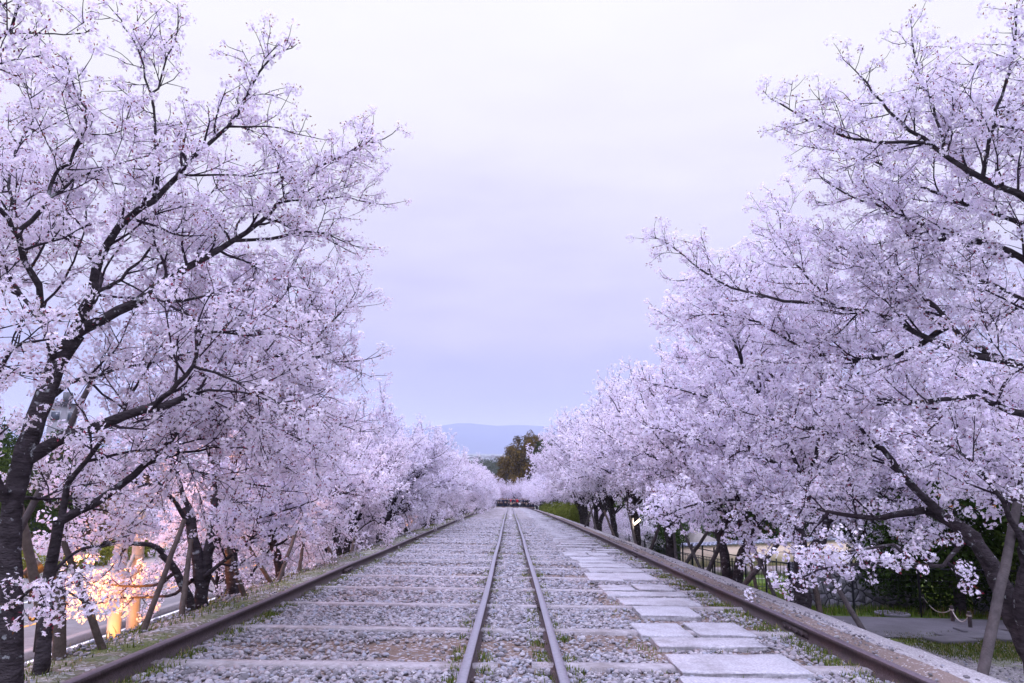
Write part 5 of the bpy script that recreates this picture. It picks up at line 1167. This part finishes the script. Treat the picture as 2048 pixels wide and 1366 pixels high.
def person_parts(pose):
    if pose == 'stand':
        hip, kn, an, toe = .92, .50, .08, .03
        L = [(-.09, 0, .90), (-.10, -.01, .5), (-.10, .02, .09), (-.11, -.12, .04)]; Rr = [(.09, 0, .90), (.10, -.01, .5), (.10, .02, .09), (.11, -.12, .04)]
        pel, ch, nk, hd, top = (0, 0, .96), (0, 0, 1.28), (0, 0, 1.46), (0, -.02, 1.58), (0, -.02, 1.68)
        shL, elL, haL = (-.19, 0, 1.38), (-.25, .0, 1.12), (-.16, -.20, 1.16); shR, elR, haR = (.19, 0, 1.38), (.25, 0, 1.12), (.2, -.10, .9)
    elif pose == 'photo':
        L = [(-.09, 0, .90), (-.12, -.02, .5), (-.13, .02, .09), (-.14, -.12, .04)]; Rr = [(.09, 0, .90), (.12, -.01, .5), (.13, .02, .09), (.14, -.12, .04)]
        pel, ch, nk, hd, top = (0, 0, .96), (0, -.02, 1.28), (0, -.02, 1.45), (0, -.05, 1.57), (0, -.05, 1.67)
        shL, elL, haL = (-.19, -.02, 1.37), (-.27, -.16, 1.24), (-.07, -.27, 1.50); shR, elR, haR = (.19, -.02, 1.37), (.27, -.16, 1.24), (.07, -.27, 1.50)
    else:   # crouch
        L = [(-.10, .12, .34), (-.16, -.26, .50), (-.15, .02, .09), (-.16, -.12, .04)]; Rr = [(.10, .12, .34), (.16, -.26, .50), (.15, .02, .09), (.16, -.12, .04)]
        pel, ch, nk, hd, top = (0, .12, .38), (0, -.02, .68), (0, -.05, .85), (0, -.08, .97), (0, -.08, 1.07)
        shL, elL, haL = (-.18, -.03, .78), (-.24, -.22, .62), (-.07, -.33, .86); shR, elR, haR = (.18, -.03, .78), (.24, -.22, .62), (.07, -.33, .86)
    pel_, ch_ = pel, ch
    J = [(pel, (.10, .07)), (ch, (.08, .05)), (nk, .045), (hd, (.098, .112)), (top, (.07, .075)), (shL, .055), (elL, .042), (haL, .035), (shR, .055), (elR, .042), (haR, .035)] + [(p, r) for p, r in zip(L, (.085, .06, .04, .035))] + [(p, r) for p, r in zip(Rr, (.085, .06, .04, .035))]
    J += [(k_nose(hd), .016)]; E = [(3, 19), (0, 1), (1, 2), (2, 3), (3, 4), (1, 5), (5, 6), (6, 7), (1, 8), (8, 9), (9, 10), (0, 11), (11, 12), (12, 13), (13, 14), (0, 15), (15, 16), (16, 17), (17, 18)]
    body = skin_mesh('person_body', J, E, 'skin')
    k = lambda p, q, t: tuple(a + (b - a) * t for a, b in zip(p, q))
    jk = [(k(pel, ch, -.15), (.17, .13)), (pel, (.175, .14)), (ch, (.20, .155)), (k(ch, nk, .85), (.10, .10)), (shL, .08), (elL, .062), (k(elL, haL, .85), .05), (shR, .08), (elR, .062), (k(elR, haR, .85), .05)]
    jacket = skin_mesh('jacket', jk, [(0, 1), (1, 2), (2, 3), (2, 4), (4, 5), (5, 6), (2, 7), (7, 8), (8, 9)], 'black')
    tj = [(pel, (.15, .115)), (L[0], .105), (L[1], .08), (k(L[1], L[2], .95), .06), (Rr[0], .105), (Rr[1], .08), (k(Rr[1], Rr[2], .95), .06)]
    tro = skin_mesh('trousers', tj, [(0, 1), (1, 2), (2, 3), (0, 4), (4, 5), (5, 6)], 'black')
    bm = bmesh.new(); bmesh.ops.create_icosphere(bm, subdivisions=2, radius=1)
    for v in bm.verts:
        x, y, z = v.co
        if y < -.2: z = max(z, .28 - y * .15)
        else: z = max(z, -.75)
        v.co = (hd[0] + x * .094, hd[1] + .012 + y * .108, hd[2] + .045 + z * .10)
    hair = bpy.data.meshes.new('hair'); bm.to_mesh(hair); bm.free(); hair.materials.append(MAT['hair'])
    return body, jacket, tro, hair
PP = {p: person_parts(p) for p in ('stand', 'photo', 'crouch')}
COLS = {'black': (.012, .012, .016), 'dark navy': (.015, .022, .055), 'charcoal': (.05, .05, .06), 'red': (.55, .02, .04), 'grey': (.22, .23, .28), 'brown': (.13, .07, .05), 'beige': (.42, .33, .25), 'blue': (.04, .09, .25), 'white': (.7, .7, .72)}
for k_, c in COLS.items(): mat('cloth_' + k_, c, .9, .12, 20)
def person(i, x, Y, pose, top, leg, hat, label):
    me = PP[pose]; root = empty('person', (x, Y, tz(Y) - .06), label, 'person', 'crowd gathered at the far end of the tracks', rs.uniform(-.4, .4)); s = rs.uniform(.94, 1.04); root.scale = (s, s, s)
    body = link('person_body', me[0], root)
    for nm, m_, c in (('jacket', me[1], 'cloth_' + top), ('trousers', me[2], 'cloth_' + leg), ('hair', me[3], 'hair')):
        o = link(nm, m_, root); o.material_slots[0].link = 'OBJECT'; o.material_slots[0].material = MAT[c]
g = np.random.RandomState(12)
tops = ['black', 'dark navy', 'charcoal', 'black', 'dark navy', 'grey', 'black', 'charcoal', 'dark navy', 'black', 'brown', 'dark navy', 'black', 'charcoal', 'black']
back = []
for row, (Y, n, poses) in enumerate(((129.3, 20, ('crouch',)), (130.4, 22, ('photo', 'stand', 'photo')), (131.6, 20, ('stand', 'photo')), (133, 17, ('stand',)))):
    for i in range(n):
        x = -3.7 + 8.2 * (i + g.uniform(.2, .8)) / n; pose = poses[i % len(poses)]; top = tops[(i * 3 + row * 5) % len(tops)]
        if row == 1 and i in (10, 13): top = 'red'
        if row == 0 and i in (9, 16): top = 'beige'
        if row == 0 and i == 13: top = 'white'
        leg = ['black', 'dark navy', 'charcoal'][(i + row) % 3]
        act = {'crouch': 'crouching', 'photo': 'photographing', 'stand': 'standing'}[pose]
        person(i, x, Y + g.uniform(-.25, .25), pose, top, leg, None, f'{act} person in {top} jacket, {ordw(i + 1)} from left in {["front", "second", "third", "back"][row]} row')
# ------------------------------------------------------------------ HAZE
m = bpy.data.materials.new('haze'); m.use_nodes = True; t = m.node_tree; t.nodes.clear()
pv = N(t, 'ShaderNodeVolumePrincipled'); pv.inputs['Color'].default_value = (.74, .79, 1.0, 1); pv.inputs['Density'].default_value = .00014; pv.inputs['Anisotropy'].default_value = 0.0
ou = N(t, 'ShaderNodeOutputMaterial'); t.links.new(pv.outputs[0], ou.inputs['Volume']); MAT['haze'] = m
b = MB(); b.box((0, 4400, 140), (19000, 9400, 352)); ho = b.build('haze', 'haze'); tag(ho, kind='stuff')
